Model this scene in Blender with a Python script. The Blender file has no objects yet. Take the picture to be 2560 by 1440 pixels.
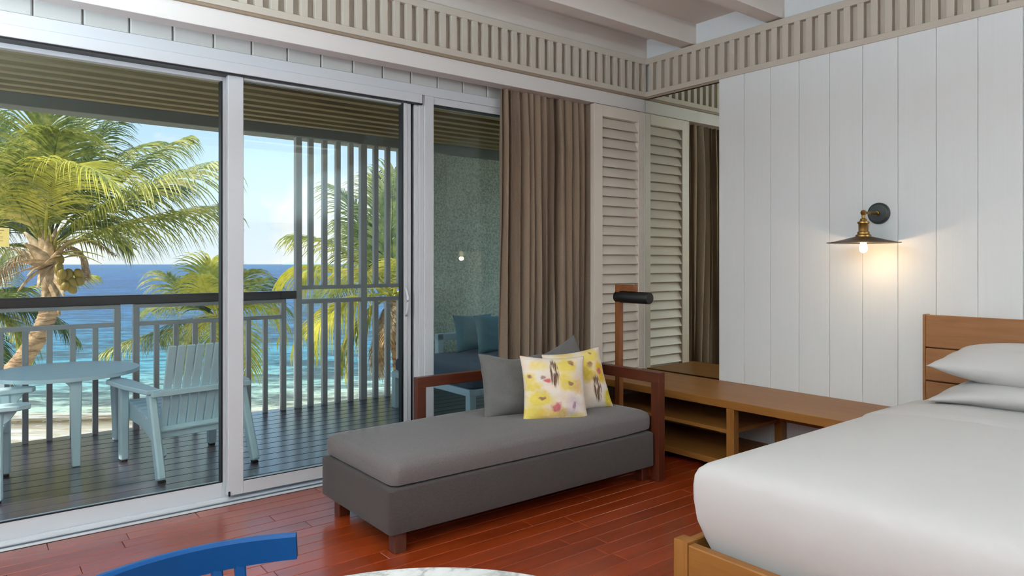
import bpy, bmesh, math, random
from mathutils import Vector, Matrix, noise
rnd = random.Random(7)
sc = bpy.context.scene
COL = sc.collection
PI = math.pi

# ------------------------------------------------------------------ camera
F_PX, CX, CY, CAM_H = 1760.0, 1280.0, 655.0, 1.25
YAW = math.radians(51.8924)
CF, SF = math.cos(YAW), math.sin(YAW)
cam_d = bpy.data.cameras.new('camera'); cam = bpy.data.objects.new('camera', cam_d); COL.objects.link(cam)
cam.location = (0, 0, CAM_H); cam.rotation_euler = (PI / 2, 0, YAW - PI / 2)
cam_d.sensor_width = 36; cam_d.lens = F_PX / 2560 * 36; cam_d.shift_y = -65 / 2560
cam_d.clip_start = 0.02; cam_d.clip_end = 5000
sc.camera = cam

def px(u, v, d):
    """point at distance d along the view axis that is seen at pixel u, v"""
    a = (u - CX) / F_PX; b = (CY - v) / F_PX
    return Vector((d * (CF + SF * a), d * (SF - CF * a), CAM_H + d * b))

# ------------------------------------------------------------------ view, world, sun, added fill lights
sc.view_settings.view_transform = 'Standard'; sc.view_settings.look = 'None'
sc.view_settings.exposure = 0.38; sc.view_settings.gamma = 1.0
sc.view_settings.use_curve_mapping = False
try:
    sc.cycles.use_denoising = True
    sc.cycles.max_bounces = 10; sc.cycles.diffuse_bounces = 5; sc.cycles.glossy_bounces = 5
    sc.cycles.transparent_max_bounces = 16
    sc.cycles.caustics_reflective = False; sc.cycles.caustics_refractive = False
    sc.cycles.sample_clamp_indirect = 6.0
except Exception:
    pass

def lin(c):
    def f(x):
        x /= 255.0
        return x / 12.92 if x <= 0.04045 else ((x + 0.055) / 1.055) ** 2.4
    return (f(c[0]), f(c[1]), f(c[2]), 1.0)

class NT:
    """small node-tree writer"""
    def __init__(s, tree):
        s.t = tree; s.t.nodes.clear()
    def n(s, typ, **kw):
        nd = s.t.nodes.new(typ)
        for k, v in kw.items():
            if k.startswith('_'):
                continue
            setattr(nd, k, v)
        return nd
    def l(s, a, b):
        s.t.links.new(a, b)
    def math(s, op, a, b=None, c=None, clamp=False):
        nd = s.n('ShaderNodeMath', operation=op); nd.use_clamp = clamp
        for i, x in enumerate((a, b, c)):
            if x is None: continue
            if isinstance(x, (int, float)): nd.inputs[i].default_value = x
            else: s.l(x, nd.inputs[i])
        return nd.outputs[0]
    def mix(s, fac, a, b):
        nd = s.n('ShaderNodeMix', data_type='RGBA')
        for i, x in ((0, fac), (6, a), (7, b)):
            if isinstance(x, (int, float, tuple)): nd.inputs[i].default_value = x
            else: s.l(x, nd.inputs[i])
        return nd.outputs[2]
    def ramp(s, fac, stops, interp='LINEAR'):
        nd = s.n('ShaderNodeValToRGB'); cr = nd.color_ramp; cr.interpolation = interp
        while len(cr.elements) > 1: cr.elements.remove(cr.elements[-1])
        cr.elements[0].position = stops[0][0]; cr.elements[0].color = stops[0][1]
        for p, c in stops[1:]:
            e = cr.elements.new(p); e.color = c
        s.l(fac, nd.inputs[0]); return nd.outputs[0]
    def noise(s, vec, scale, detail=3, rough=0.5, dist=0.0):
        nd = s.n('ShaderNodeTexNoise'); nd.inputs['Scale'].default_value = scale
        nd.inputs['Detail'].default_value = detail; nd.inputs['Roughness'].default_value = rough
        nd.inputs['Distortion'].default_value = dist
        if vec is not None: s.l(vec, nd.inputs['Vector'])
        return nd
    def mapping(s, vec, scale=(1, 1, 1), loc=(0, 0, 0), rot=(0, 0, 0)):
        nd = s.n('ShaderNodeMapping'); nd.inputs['Scale'].default_value = scale
        nd.inputs['Location'].default_value = loc; nd.inputs['Rotation'].default_value = rot
        s.l(vec, nd.inputs['Vector']); return nd.outputs[0]

G = lambda v: (v, v, v, 1.0)
SKY_STRENGTH = 0.95
world = bpy.data.worlds.new('sky'); sc.world = world; world.use_nodes = True
w = NT(world.node_tree)
tc = w.n('ShaderNodeTexCoord'); sep = w.n('ShaderNodeSeparateXYZ'); w.l(tc.outputs['Generated'], sep.inputs[0])
elev = sep.outputs['Z']
skyc = w.ramp(elev, [(0.0, (0.74, 0.80, 0.86, 1)), (0.06, (0.66, 0.77, 0.88, 1)), (0.16, (0.50, 0.70, 0.88, 1)),
                     (0.35, (0.38, 0.63, 0.93, 1)), (1.0, (0.20, 0.42, 0.80, 1))])
# cloud bank: puffy noise in direction space, thicker towards the horizon all the way round
cv = w.mapping(tc.outputs['Generated'], scale=(1, 1, 1.5), loc=(0.37, 0.1, 0.0))
cn = w.noise(cv, 5.0, 7, 0.52, 0.15)
thr = w.ramp(elev, [(0.0, G(0.42)), (0.10, G(0.49)), (0.20, G(0.60)), (0.45, G(0.62)), (1.0, G(0.66))])
cl = w.math('SUBTRACT', cn.outputs['Fac'], thr)
clm = w.math('MULTIPLY', cl, 14.0, clamp=True)
sh = w.noise(w.mapping(cv, loc=(0.0, 0.0, 0.05)), 9.0, 5, 0.5)
clc = w.ramp(sh.outputs['Fac'], [(0.30, (0.66, 0.72, 0.80, 1)), (0.62, (0.86, 0.85, 0.84, 1))])
skyall = w.mix(clm, skyc, clc)
bg = w.n('ShaderNodeBackground'); bg.inputs[1].default_value = SKY_STRENGTH
w.l(skyall, bg.inputs[0]); wo = w.n('ShaderNodeOutputWorld'); w.l(bg.outputs[0], wo.inputs[0])

def light(name, typ, loc, energy, color=(1, 1, 1), **kw):
    d = bpy.data.lights.new(name, typ); d.energy = energy; d.color = color
    for k, v in kw.items(): setattr(d, k, v)
    o = bpy.data.objects.new(name, d); COL.objects.link(o); o.location = loc
    return o
sun = light('sun', 'SUN', (0, 0, 20), 5.0, (1.0, 0.92, 0.78), angle=math.radians(0.6))
sun.rotation_euler = Vector((-0.78, 0.05, 0.62)).to_track_quat('Z', 'Y').to_euler()
# floor uplighters added out of view to fill the room, two at its left end and one in the rear corner (stands and bowls are built at the end of this script)
FILL_LAMPS = [(-1.0, 1.8, 1.70, 235.0), (-1.6, -0.2, 1.70, 180.0), (3.6, -2.3, 1.80, 150.0)]
for (lx, ly, lz, pw) in FILL_LAMPS:
    light('added_fill_light', 'AREA', (lx, ly, lz - .03), pw, (0.72, 0.895, 1.0), shape='DISK', size=0.34).rotation_euler = (PI, 0, 0)

# ------------------------------------------------------------------ helpers
LOCAL = set()      # things whose parts are written in their own coordinates
def new_obj(name, data, parent=None, loc=None):
    o = bpy.data.objects.new(name, data); COL.objects.link(o)
    if parent is not None:
        o.parent = parent
        if parent.name not in LOCAL:
            o.matrix_parent_inverse = Matrix.Translation(-Vector(parent.location))
    if loc is not None: o.location = loc
    return o
def tag(o, label=None, cat=None, group=None, kind=None):
    if label: o['label'] = label
    if cat: o['category'] = cat
    if group: o['group'] = group
    if kind: o['kind'] = kind
    return o
def thing(name, label, cat, base=(0, 0, 0), group=None, rotz=None, kind=None):
    """Empty at the base; when rotz is None its parts are given in world coordinates, else in its own"""
    o = bpy.data.objects.new(name, None); COL.objects.link(o); o.empty_display_size = 0.05
    o.location = base
    if rotz is not None:
        LOCAL.add(o.name); o.rotation_euler = (0, 0, rotz)
    tag(o, label, cat, group, kind)
    return o
def mesh_from(bm, name, mat=None, smooth=False, angle=None):
    me = bpy.data.meshes.new(name); bm.normal_update(); bm.to_mesh(me); bm.free()
    if mat: me.materials.append(mat)
    if smooth:
        for p in me.polygons: p.use_smooth = True
        if angle is not None:
            try: me.set_sharp_from_angle(angle=angle)
            except Exception: pass
    return me
_cache = {}
def box_me(d, mat, bev=0.002, seg=1):
    key = (tuple(round(x, 4) for x in d), mat.name, bev, seg)
    if key in _cache: return _cache[key]
    bm = bmesh.new(); bmesh.ops.create_cube(bm, size=1.0)
    for v in bm.verts: v.co = Vector((v.co.x * d[0], v.co.y * d[1], v.co.z * d[2]))
    b = min(bev, min(d) * 0.45)
    if b > 0: bmesh.ops.bevel(bm, geom=list(bm.edges), offset=b, segments=seg, affect='EDGES', profile=0.6)
    me = mesh_from(bm, 'box', mat, smooth=seg > 1, angle=0.6)
    _cache[key] = me; return me
def box(name, mat, lo, hi, parent=None, bev=0.002, seg=1, rot=None):
    d = tuple(hi[i] - lo[i] for i in range(3)); c = tuple((hi[i] + lo[i]) / 2 for i in range(3))
    o = new_obj(name, box_me(d, mat, bev, seg), parent, c)
    if rot: o.rotation_euler = rot
    return o
def add_box(bm, lo, hi):
    r = bmesh.ops.create_cube(bm, size=1.0)
    for v in r['verts']:
        v.co = Vector(((v.co.x + .5) * (hi[0] - lo[0]) + lo[0], (v.co.y + .5) * (hi[1] - lo[1]) + lo[1], (v.co.z + .5) * (hi[2] - lo[2]) + lo[2]))
def poly(name, bm, mat, parent=None, smooth=False, angle=None, loc=None):
    return new_obj(name, mesh_from(bm, name, mat, smooth, angle), parent, loc)
def beam(name, mat, p, q, w, h, parent, bev=0.003, up=Vector((0, 0, 1)), w2=None, h2=None):
    """square bar from p to q, w wide sideways and h along up, may taper"""
    p = Vector(p); q = Vector(q); t = (q - p).normalized()
    sx = t.cross(up)
    if sx.length < 1e-4: sx = t.cross(Vector((0, 1, 0)))
    sx.normalize(); uy = sx.cross(t).normalized()
    w2 = w if w2 is None else w2; h2 = h if h2 is None else h2
    bm = bmesh.new(); vs = []
    for c, ww, hh in ((p, w, h), (q, w2, h2)):
        for a, b in ((-1, -1), (1, -1), (1, 1), (-1, 1)):
            vs.append(bm.verts.new(c + sx * (a * ww / 2) + uy * (b * hh / 2)))
    bm.faces.new(vs[3::-1]); bm.faces.new(vs[4:])
    for i in range(4): bm.faces.new((vs[i], vs[(i + 1) % 4], vs[4 + (i + 1) % 4], vs[4 + i]))
    bmesh.ops.recalc_face_normals(bm, faces=list(bm.faces))
    if bev: bmesh.ops.bevel(bm, geom=list(bm.edges), offset=bev, segments=1, affect='EDGES')
    return poly(name, bm, mat, parent)
def prism(name, mat, pts, axis, a0, a1, parent=None, bev=0.003):
    """outline pts extruded along axis 'x','y' or 'z' from a0 to a1"""
    bm = bmesh.new(); rows = []
    for a in (a0, a1):
        r = []
        for s, t in pts:
            co = {'x': (a, s, t), 'y': (s, a, t), 'z': (s, t, a)}[axis]
            r.append(bm.verts.new(co))
        rows.append(r)
    n = len(pts)
    bm.faces.new(rows[0]); bm.faces.new(rows[1])
    for i in range(n): bm.faces.new((rows[0][i], rows[0][(i + 1) % n], rows[1][(i + 1) % n], rows[1][i]))
    bmesh.ops.recalc_face_normals(bm, faces=list(bm.faces))
    if bev: bmesh.ops.bevel(bm, geom=list(bm.edges), offset=bev, segments=1, affect='EDGES')
    return poly(name, bm, mat, parent)
def lathe(name, mat, prof, parent=None, seg=32, axis='z', loc=(0, 0, 0), smooth=True, rot=None):
    """profile of (radius, height); heights run along axis"""
    bm = bmesh.new(); rows = []
    for r, z in prof:
        row = []
        for k in range(seg):
            a = 2 * PI * k / seg
            c = (r * math.cos(a), r * math.sin(a), z)
            if axis == 'x': c = (c[2], c[0], c[1])
            if axis == 'y': c = (c[0], c[2], c[1])
            row.append(bm.verts.new(c))
        rows.append(row)
    for i in range(len(rows) - 1):
        for k in range(seg):
            bm.faces.new((rows[i][k], rows[i][(k + 1) % seg], rows[i + 1][(k + 1) % seg], rows[i + 1][k]))
    for row in (rows[0], rows[-1]):
        if (row[0].co - row[seg // 2].co).length > 1e-4: bm.faces.new(row)
    bmesh.ops.remove_doubles(bm, verts=list(bm.verts), dist=1e-5)
    bmesh.ops.recalc_face_normals(bm, faces=list(bm.faces))
    o = poly(name, bm, mat, parent, smooth, 0.7, loc)
    if rot: o.rotation_euler = rot
    return o
def tube(bm, pts, rad, seg=6):
    rows = []
    for i, p in enumerate(pts):
        t = (pts[min(i + 1, len(pts) - 1)] - pts[max(i - 1, 0)]).normalized()
        s = t.cross(Vector((0, 0, 1)))
        if s.length < 1e-3: s = t.cross(Vector((0, 1, 0)))
        s.normalize(); u = s.cross(t); r = rad[i] if isinstance(rad, (list, tuple)) else rad
        rows.append([bm.verts.new(p + (s * math.cos(2 * PI * k / seg) + u * math.sin(2 * PI * k / seg)) * r) for k in range(seg)])
    for i in range(len(rows) - 1):
        for k in range(seg):
            bm.faces.new((rows[i][k], rows[i][(k + 1) % seg], rows[i + 1][(k + 1) % seg], rows[i + 1][k]))
    bm.faces.new(rows[0][::-1]); bm.faces.new(rows[-1])
def rring(hx, hy, rc, n=7, m=10):
    """rounded-rectangle ring, m points along every straight side"""
    rc = max(min(rc, hx * .98, hy * .98), 1e-4); pts = []
    cs = ((hx - rc, hy - rc, 0), (-hx + rc, hy - rc, PI / 2), (-hx + rc, -hy + rc, PI), (hx - rc, -hy + rc, 1.5 * PI))
    for k, (x, y, a0) in enumerate(cs):
        arc = [(x + rc * math.cos(a0 + PI / 2 * i / n), y + rc * math.sin(a0 + PI / 2 * i / n)) for i in range(n + 1)]
        pts += arc
        nx, ny, a1 = cs[(k + 1) % 4]
        q = (nx + rc * math.cos(a1), ny + rc * math.sin(a1))
        for i in range(1, m): pts.append((arc[-1][0] + (q[0] - arc[-1][0]) * i / m, arc[-1][1] + (q[1] - arc[-1][1]) * i / m))
    return pts
def loft_box(name, mat, cx, cy, hx, hy, prof, parent=None, warp=None, caps=True, n=7, m=10):
    """prof: list of (inset, z, corner radius) from bottom to the top centre"""
    bm = bmesh.new(); rows = []
    for ins, z, rc in prof:
        rows.append([bm.verts.new((cx + x, cy + y, z)) for x, y in rring(hx - ins, hy - ins, rc, n, m)])
    N = len(rows[0])
    for i in range(len(rows) - 1):
        for k in range(N): bm.faces.new((rows[i][k], rows[i][(k + 1) % N], rows[i + 1][(k + 1) % N], rows[i + 1][k]))
    if caps: bm.faces.new(rows[0][::-1]); bm.faces.new(rows[-1])
    if warp:
        for v in bm.verts: v.co = Vector(warp(v.co.x, v.co.y, v.co.z))
    bmesh.ops.recalc_face_normals(bm, faces=list(bm.faces))
    return poly(name, bm, mat, parent, True, 0.9)
def pillow_me(wd, ht, th, mat, seed=0, n=26, dent=0.0, pinch=0.10):
    """scatter cushion standing in local x (width) and z (height), bottom edge at z = 0"""
    bm = bmesh.new(); r = random.Random(seed); ph = [r.uniform(0, 6) for _ in range(6)]
    def P(u, v, sgn):
        e = (1 - abs(u) ** 2.6) * (1 - abs(v) ** 2.6)
        x = u * wd / 2 * (1 - pinch * (1 - v * v) * abs(u) ** 3 * 0.9)
        z = v * ht / 2 * (1 - pinch * (1 - u * u) * abs(v) ** 3 * 0.9)
        y = sgn * th / 2 * max(e, 0) ** 0.62
        y += sgn * 0.006 * max(e, 0) ** 0.4 * (math.sin(7 * u + ph[0] + 3 * v) * math.sin(6 * v + ph[1]) + 0.5 * math.sin(15 * v + ph[2] + 4 * u))
        z -= dent * max(0, v) ** 2 * math.exp(-(u / 0.45) ** 2)
        return (x, y, z + ht / 2)
    g = {}
    for sgn in (-1, 1):
        for i in range(n + 1):
            for j in range(n + 1):
                u = -math.cos(PI * i / n); v = -math.cos(PI * j / n)
                u = 0.6 * u + 0.4 * (2 * i / n - 1); v = 0.6 * v + 0.4 * (2 * j / n - 1)
                edge = i in (0, n) or j in (0, n)
                k = (i, j, 0 if edge else sgn)
                if k not in g: g[k] = bm.verts.new(P(u, v, 0 if edge else sgn))
    for sgn in (-1, 1):
        for i in range(n):
            for j in range(n):
                q = []
                for a, b in ((i, j), (i + 1, j), (i + 1, j + 1), (i, j + 1)):
                    e = a in (0, n) or b in (0, n); q.append(g[(a, b, 0 if e else sgn)])
                bm.faces.new(q)
    bmesh.ops.recalc_face_normals(bm, faces=list(bm.faces))
    return mesh_from(bm, 'cushion', mat, True)
def cushion(name, label, mat, base, yaw, lean, roll, wd, ht, th, seed, group=None, cat='cushion', dent=0.0):
    o = new_obj(name, pillow_me(wd, ht, th, mat, seed, dent=dent), None, base)
    o.rotation_mode = 'XYZ'
    o.rotation_euler = (Matrix.Rotation(yaw, 3, 'Z') @ Matrix.Rotation(lean, 3, 'X') @ Matrix.Rotation(roll, 3, 'Y')).to_euler()
    return tag(o, label, cat, group)

# ------------------------------------------------------------------ materials
def principled(name, color, rough=0.5, spec=0.5, metal=0.0, bump=None, sheen=0.0, coat=0.0, crough=0.16, cior=1.5):
    m = bpy.data.materials.new(name); m.use_nodes = True; t = NT(m.node_tree)
    b = t.n('ShaderNodeBsdfPrincipled'); out = t.n('ShaderNodeOutputMaterial'); t.l(b.outputs[0], out.inputs[0])
    if isinstance(color, tuple): b.inputs['Base Color'].default_value = color
    b.inputs['Roughness'].default_value = rough; b.inputs['Specular IOR Level'].default_value = spec
    b.inputs['Metallic'].default_value = metal
    if sheen: b.inputs['Sheen Weight'].default_value = sheen
    if coat:
        b.inputs['Coat Weight'].default_value = coat; b.inputs['Coat Roughness'].default_value = crough; b.inputs['Coat IOR'].default_value = cior
    return m, t, b
def set_bump(t, b, h, strength=0.2, dist=0.01):
    bp = t.n('ShaderNodeBump'); bp.inputs['Strength'].default_value = strength; bp.inputs['Distance'].default_value = dist
    t.l(h, bp.inputs['Height']); t.l(bp.outputs[0], b.inputs['Normal'])
def objco(t, rand=12.0):
    tc = t.n('ShaderNodeTexCoord'); oi = t.n('ShaderNodeObjectInfo')
    cm = t.n('ShaderNodeCombineXYZ')
    r = t.math('MULTIPLY', oi.outputs['Random'], rand)
    for i in range(3): t.l(r, cm.inputs[i])
    va = t.n('ShaderNodeVectorMath', operation='ADD'); t.l(tc.outputs['Object'], va.inputs[0]); t.l(cm.outputs[0], va.inputs[1])
    return va.outputs[0], oi.outputs['Random']
def paint(name, rgb, rough=0.45, grain=None, spec=0.4, strength=0.12):
    c = lin(rgb); m, t, b = principled(name, c, rough, spec)
    co, r = objco(t)
    if grain:
        s = {'x': (2, 90, 90), 'y': (90, 2, 90), 'z': (90, 90, 2)}[grain]
        nz = t.noise(t.mapping(co, s), 1.0, 3, 0.6)
    else:
        nz = t.noise(co, 60, 3, 0.6)
    dk = tuple(x * 0.93 for x in c[:3]) + (1,)
    t.l(t.mix(t.math('MULTIPLY', nz.outputs['Fac'], 0.8), c, dk), b.inputs['Base Color'])
    set_bump(t, b, nz.outputs['Fac'], strength, 0.002)
    return m
def wood(name, a, bcol, axis='x', rough=0.4, spec=0.4, scale=1.0, vary=0.25, coat=0.0, fine=1.0, crough=0.16, cior=1.5):
    m, t, b = principled(name, lin(a), rough, spec, coat=coat, crough=crough, cior=cior)
    co, r = objco(t, 30.0)
    k = {'x': (0.9, 9, 9), 'y': (9, 0.9, 9), 'z': (9, 9, 0.9)}[axis]
    k = tuple(x * scale for x in k)
    n1 = t.noise(t.mapping(co, k), 2.2, 5, 0.6, 0.7)
    k2 = {'x': (3, 160, 160), 'y': (160, 3, 160), 'z': (160, 160, 3)}[axis]
    n2 = t.noise(t.mapping(co, k2), 1.0 * fine, 2, 0.5)
    c1 = t.ramp(n1.outputs['Fac'], [(0.30, lin(a)), (0.70, lin(bcol))])
    c2 = t.mix(t.math('MULTIPLY', n2.outputs['Fac'], 0.35), c1, tuple(x * 0.55 for x in lin(bcol)[:3]) + (1,))
    hv = t.n('ShaderNodeHueSaturation'); t.l(c2, hv.inputs['Color'])
    t.l(t.math('MULTIPLY_ADD', r, vary, 1.0 - vary / 2), hv.inputs['Value'])
    t.l(hv.outputs[0], b.inputs['Base Color'])
    set_bump(t, b, n2.outputs['Fac'], 0.08, 0.002)
    return m
def fabric(name, rgb, rough=0.9, scale=900, strength=0.25, wr=0.0, mottle=0.12):
    c = lin(rgb); m, t, b = principled(name, c, rough, 0.15, sheen=0.15)
    tc = t.n('ShaderNodeTexCoord'); co = tc.outputs['Object']
    wx = t.noise(t.mapping(co, (scale, scale * .12, scale)), 1.0, 1, 0.5)
    wy = t.noise(t.mapping(co, (scale * .12, scale, scale)), 1.0, 1, 0.5)
    s = t.math('ADD', wx.outputs['Fac'], wy.outputs['Fac'])
    lo = tuple(x * (1 - mottle * 2) for x in c[:3]) + (1,); hi = tuple(min(1, x * (1 + mottle * 2)) for x in c[:3]) + (1,)
    t.l(t.ramp(t.math('MULTIPLY', s, 0.5), [(0.35, lo), (0.65, hi)]), b.inputs['Base Color'])
    h = s
    if wr:
        w1 = t.noise(t.mapping(co, (3, 9, 9)), 1.6, 3, 0.5, 0.6)
        h = t.math('ADD', t.math('MULTIPLY', s, 0.03), t.math('MULTIPLY', w1.outputs['Fac'], wr))
        set_bump(t, b, h, 0.6, 0.02)
    else:
        set_bump(t, b, h, strength, 0.0006)
    return m

M = {}
M['white_wall'] = paint('white_wall', (228, 231, 232), 0.5, 'z', strength=0.06)
M['plaster'] = paint('plaster', (214, 213, 212), 0.7)
M['ceiling'] = paint('ceiling', (214, 204, 195), 0.8)
M['beige_trim'] = paint('beige_trim', (196, 186, 172), 0.5, 'z')
M['beige_rail'] = paint('beige_rail', (196, 186, 172), 0.5, 'x')
M['edge_brown'] = paint('edge_brown', (150, 132, 112), 0.5, 'x')
M['valance'] = paint('valance', (222, 217, 213), 0.5, 'x', strength=0.05)
M['block'] = paint('block', (206, 203, 198), 0.6, 'z')
M['shutter'] = paint('shutter', (226, 215, 202), 0.4, 'x', strength=0.06)
M['alu'] = principled('white_aluminium', lin((202, 205, 210)), 0.3, 0.5)[0]
M['gasket'] = principled('black_gasket', lin((18, 22, 28)), 0.4, 0.4)[0]
M['track'] = principled('track_grey', lin((70, 88, 100)), 0.3, 0.5, 0.6)[0]
M['floor_wood'] = wood('floor_wood', (160, 62, 22), (130, 46, 14), 'x', 0.3, 0.4, 0.8, 0.34, coat=0.8, crough=0.2)
M['floor_base'] = wood('floor_base', (80, 36, 20), (64, 28, 16), 'x', 0.4)
M['deck'] = wood('deck_wood_sky_tint', (68, 58, 74), (48, 42, 58), 'x', 0.35, 0.5, 0.8, 0.25, coat=1.0, crough=0.22, cior=2.2)  # brown timber with the blue sheen of the sky mixed into its colour
M['dark'] = principled('dark_gap', lin((24, 20, 18)), 0.8, 0.2)[0]
M['oak'] = wood('oak', (162, 110, 54), (144, 94, 42), 'y', 0.42, 0.35, 1.0, 0.06)
M['oak_z'] = wood('oak_upright', (162, 110, 54), (144, 94, 42), 'z', 0.42, 0.35, 1.0, 0.06)
M['oak_x'] = wood('oak_long', (162, 110, 54), (144, 94, 42), 'x', 0.42, 0.35, 1.0, 0.06)
M['headboard'] = wood('headboard_wood', (166, 118, 76), (146, 98, 60), 'y', 0.42, 0.35, 1.0, 0.08)
M['merbau'] = wood('merbau', (98, 46, 27), (74, 33, 19), 'z', 0.35, 0.45, 1.0, 0.10)
M['merbau_x'] = wood('merbau_long', (98, 46, 27), (74, 33, 19), 'x', 0.35, 0.45, 1.0, 0.10)
M['merbau_y'] = wood('merbau_cross', (98, 46, 27), (74, 33, 19), 'y', 0.35, 0.45, 1.0, 0.10)
M['lamp_wood'] = wood('lamp_wood', (150, 92, 50), (124, 70, 36), 'z', 0.4, 0.4, 1.0, 0.05)
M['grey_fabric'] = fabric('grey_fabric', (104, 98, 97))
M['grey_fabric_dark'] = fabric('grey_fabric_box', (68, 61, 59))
M['pillow_grey'] = fabric('pillow_grey', (104, 102, 100), wr=0.5)
M['curtain'] = fabric('curtain_fabric', (140, 121, 103), 0.85, 700, 0.2)
M['teal_fabric'] = fabric('teal_fabric', (120, 158, 168), wr=0.3)
M['daybed_fabric'] = fabric('daybed_fabric', (84, 96, 110))
M['black_metal'] = principled('black_metal', lin((26, 26, 26)), 0.45, 0.4)[0]
M['plate_metal'] = principled('dark_green_metal', lin((46, 52, 52)), 0.35, 0.5)[0]
M['brass'] = principled('aged_brass', lin((150, 116, 64)), 0.35, 0.5, 1.0)[0]
M['shade_brass'] = principled('dark_bronze', lin((88, 70, 50)), 0.45, 0.5, 0.85)[0]
M['out_paint'] = paint('pale_outdoor_paint', (204, 228, 237), 0.4, 'z', strength=0.05)
M['out_paint_x'] = paint('pale_outdoor_paint_long', (204, 228, 237), 0.4, 'x', strength=0.05)
M['rail_grey'] = paint('rail_grey', (168, 168, 168), 0.5, 'z', strength=0.15)
M['handrail'] = wood('handrail_wood', (54, 42, 46), (38, 30, 34), 'x', 0.35, 0.5, 1.0, 0.05)
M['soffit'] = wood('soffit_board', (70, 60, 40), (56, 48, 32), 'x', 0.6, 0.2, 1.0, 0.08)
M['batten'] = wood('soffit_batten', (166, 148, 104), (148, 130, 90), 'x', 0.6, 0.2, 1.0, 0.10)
M['concrete'] = paint('beam_concrete', (126, 130, 122), 0.85)
M['blue_paint'] = principled('blue_lacquer', lin((0, 62, 116)), 0.4, 0.25)[0]
M['plant_rubber'] = principled('dark_foot', lin((40, 40, 42)), 0.7, 0.2)[0]
M['lamp_white'] = principled('lamp_body', lin((235, 235, 230)), 0.5, 0.3)[0]

def mk_linen():
    c = lin((193, 190, 188)); m, t, b = principled('white_linen', c, 0.75, 0.2, sheen=0.1)
    tc = t.n('ShaderNodeTexCoord')
    n1 = t.noise(t.mapping(tc.outputs['Object'], (2.2, 3.6, 3)), 1.0, 3, 0.45, 0.4)
    n2 = t.noise(tc.outputs['Object'], 1400, 1, 0.5)
    h = t.math('ADD', n1.outputs['Fac'], t.math('MULTIPLY', n2.outputs['Fac'], 0.004))
    set_bump(t, b, h, 0.25, 0.05); return m
M['linen'] = mk_linen()
def mk_stucco():
    c = lin((150, 160, 146)); m, t, b = principled('stucco', c, 0.9, 0.2)
    tc = t.n('ShaderNodeTexCoord'); n1 = t.noise(tc.outputs['Object'], 55, 4, 0.65); n0 = t.noise(tc.outputs['Object'], 1.4, 3, 0.5)
    k = t.math('ADD', t.math('MULTIPLY', n1.outputs['Fac'], 0.75), t.math('MULTIPLY', n0.outputs['Fac'], 0.25))
    t.l(t.ramp(k, [(0.35, lin((146, 158, 140))), (0.62, lin((216, 226, 206)))]), b.inputs['Base Color'])
    set_bump(t, b, n1.outputs['Fac'], 0.9, 0.012); return m
M['stucco'] = mk_stucco()
def mk_glass():
    m = bpy.data.materials.new('window_glass'); m.use_nodes = True; t = NT(m.node_tree)
    tr = t.n('ShaderNodeBsdfTransparent'); tr.inputs[0].default_value = (0.955, 0.985, 0.975, 1)
    gl = t.n('ShaderNodeBsdfGlossy'); gl.inputs['Roughness'].default_value = 0.0; gl.inputs[0].default_value = (0.9, 1, 0.97, 1)
    fr = t.n('ShaderNodeFresnel'); fr.inputs[0].default_value = 1.45
    mx = t.n('ShaderNodeMixShader'); t.l(t.math('MULTIPLY', fr.outputs[0], 0.5), mx.inputs[0]); t.l(tr.outputs[0], mx.inputs[1]); t.l(gl.outputs[0], mx.inputs[2])
    o = t.n('ShaderNodeOutputMaterial'); t.l(mx.outputs[0], o.inputs[0]); return m
M['glass'] = mk_glass()
def mk_mirror():
    m = bpy.data.materials.new('mirror_silver'); m.use_nodes = True; t = NT(m.node_tree)
    gl = t.n('ShaderNodeBsdfGlossy'); gl.inputs['Roughness'].default_value = 0.005; gl.inputs[0].default_value = (0.84, 0.88, 0.78, 1)
    o = t.n('ShaderNodeOutputMaterial'); t.l(gl.outputs[0], o.inputs[0]); return m
M['mirror'] = mk_mirror()
def mk_emit(name, col, s):
    m = bpy.data.materials.new(name); m.use_nodes = True; t = NT(m.node_tree)
    e = t.n('ShaderNodeEmission'); e.inputs[0].default_value = col; e.inputs[1].default_value = s
    o = t.n('ShaderNodeOutputMaterial'); t.l(e.outputs[0], o.inputs[0]); return m
M['bulb'] = mk_emit('bulb_glow', (1.0, 0.78, 0.46, 1), 4.0)
def mk_marble():
    m, t, b = principled('marble', G(0.8), 0.15, 0.5); tc = t.n('ShaderNodeTexCoord')
    n = t.noise(tc.outputs['Object'], 5.0, 6, 0.6, 1.4); v = t.math('ABSOLUTE', t.math('SUBTRACT', n.outputs['Fac'], 0.5))
    t.l(t.ramp(v, [(0.0, lin((150, 150, 148))), (0.05, lin((190, 190, 188))), (0.2, lin((206, 206, 206)))]), b.inputs['Base Color']); return m
M['marble'] = mk_marble()
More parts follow.
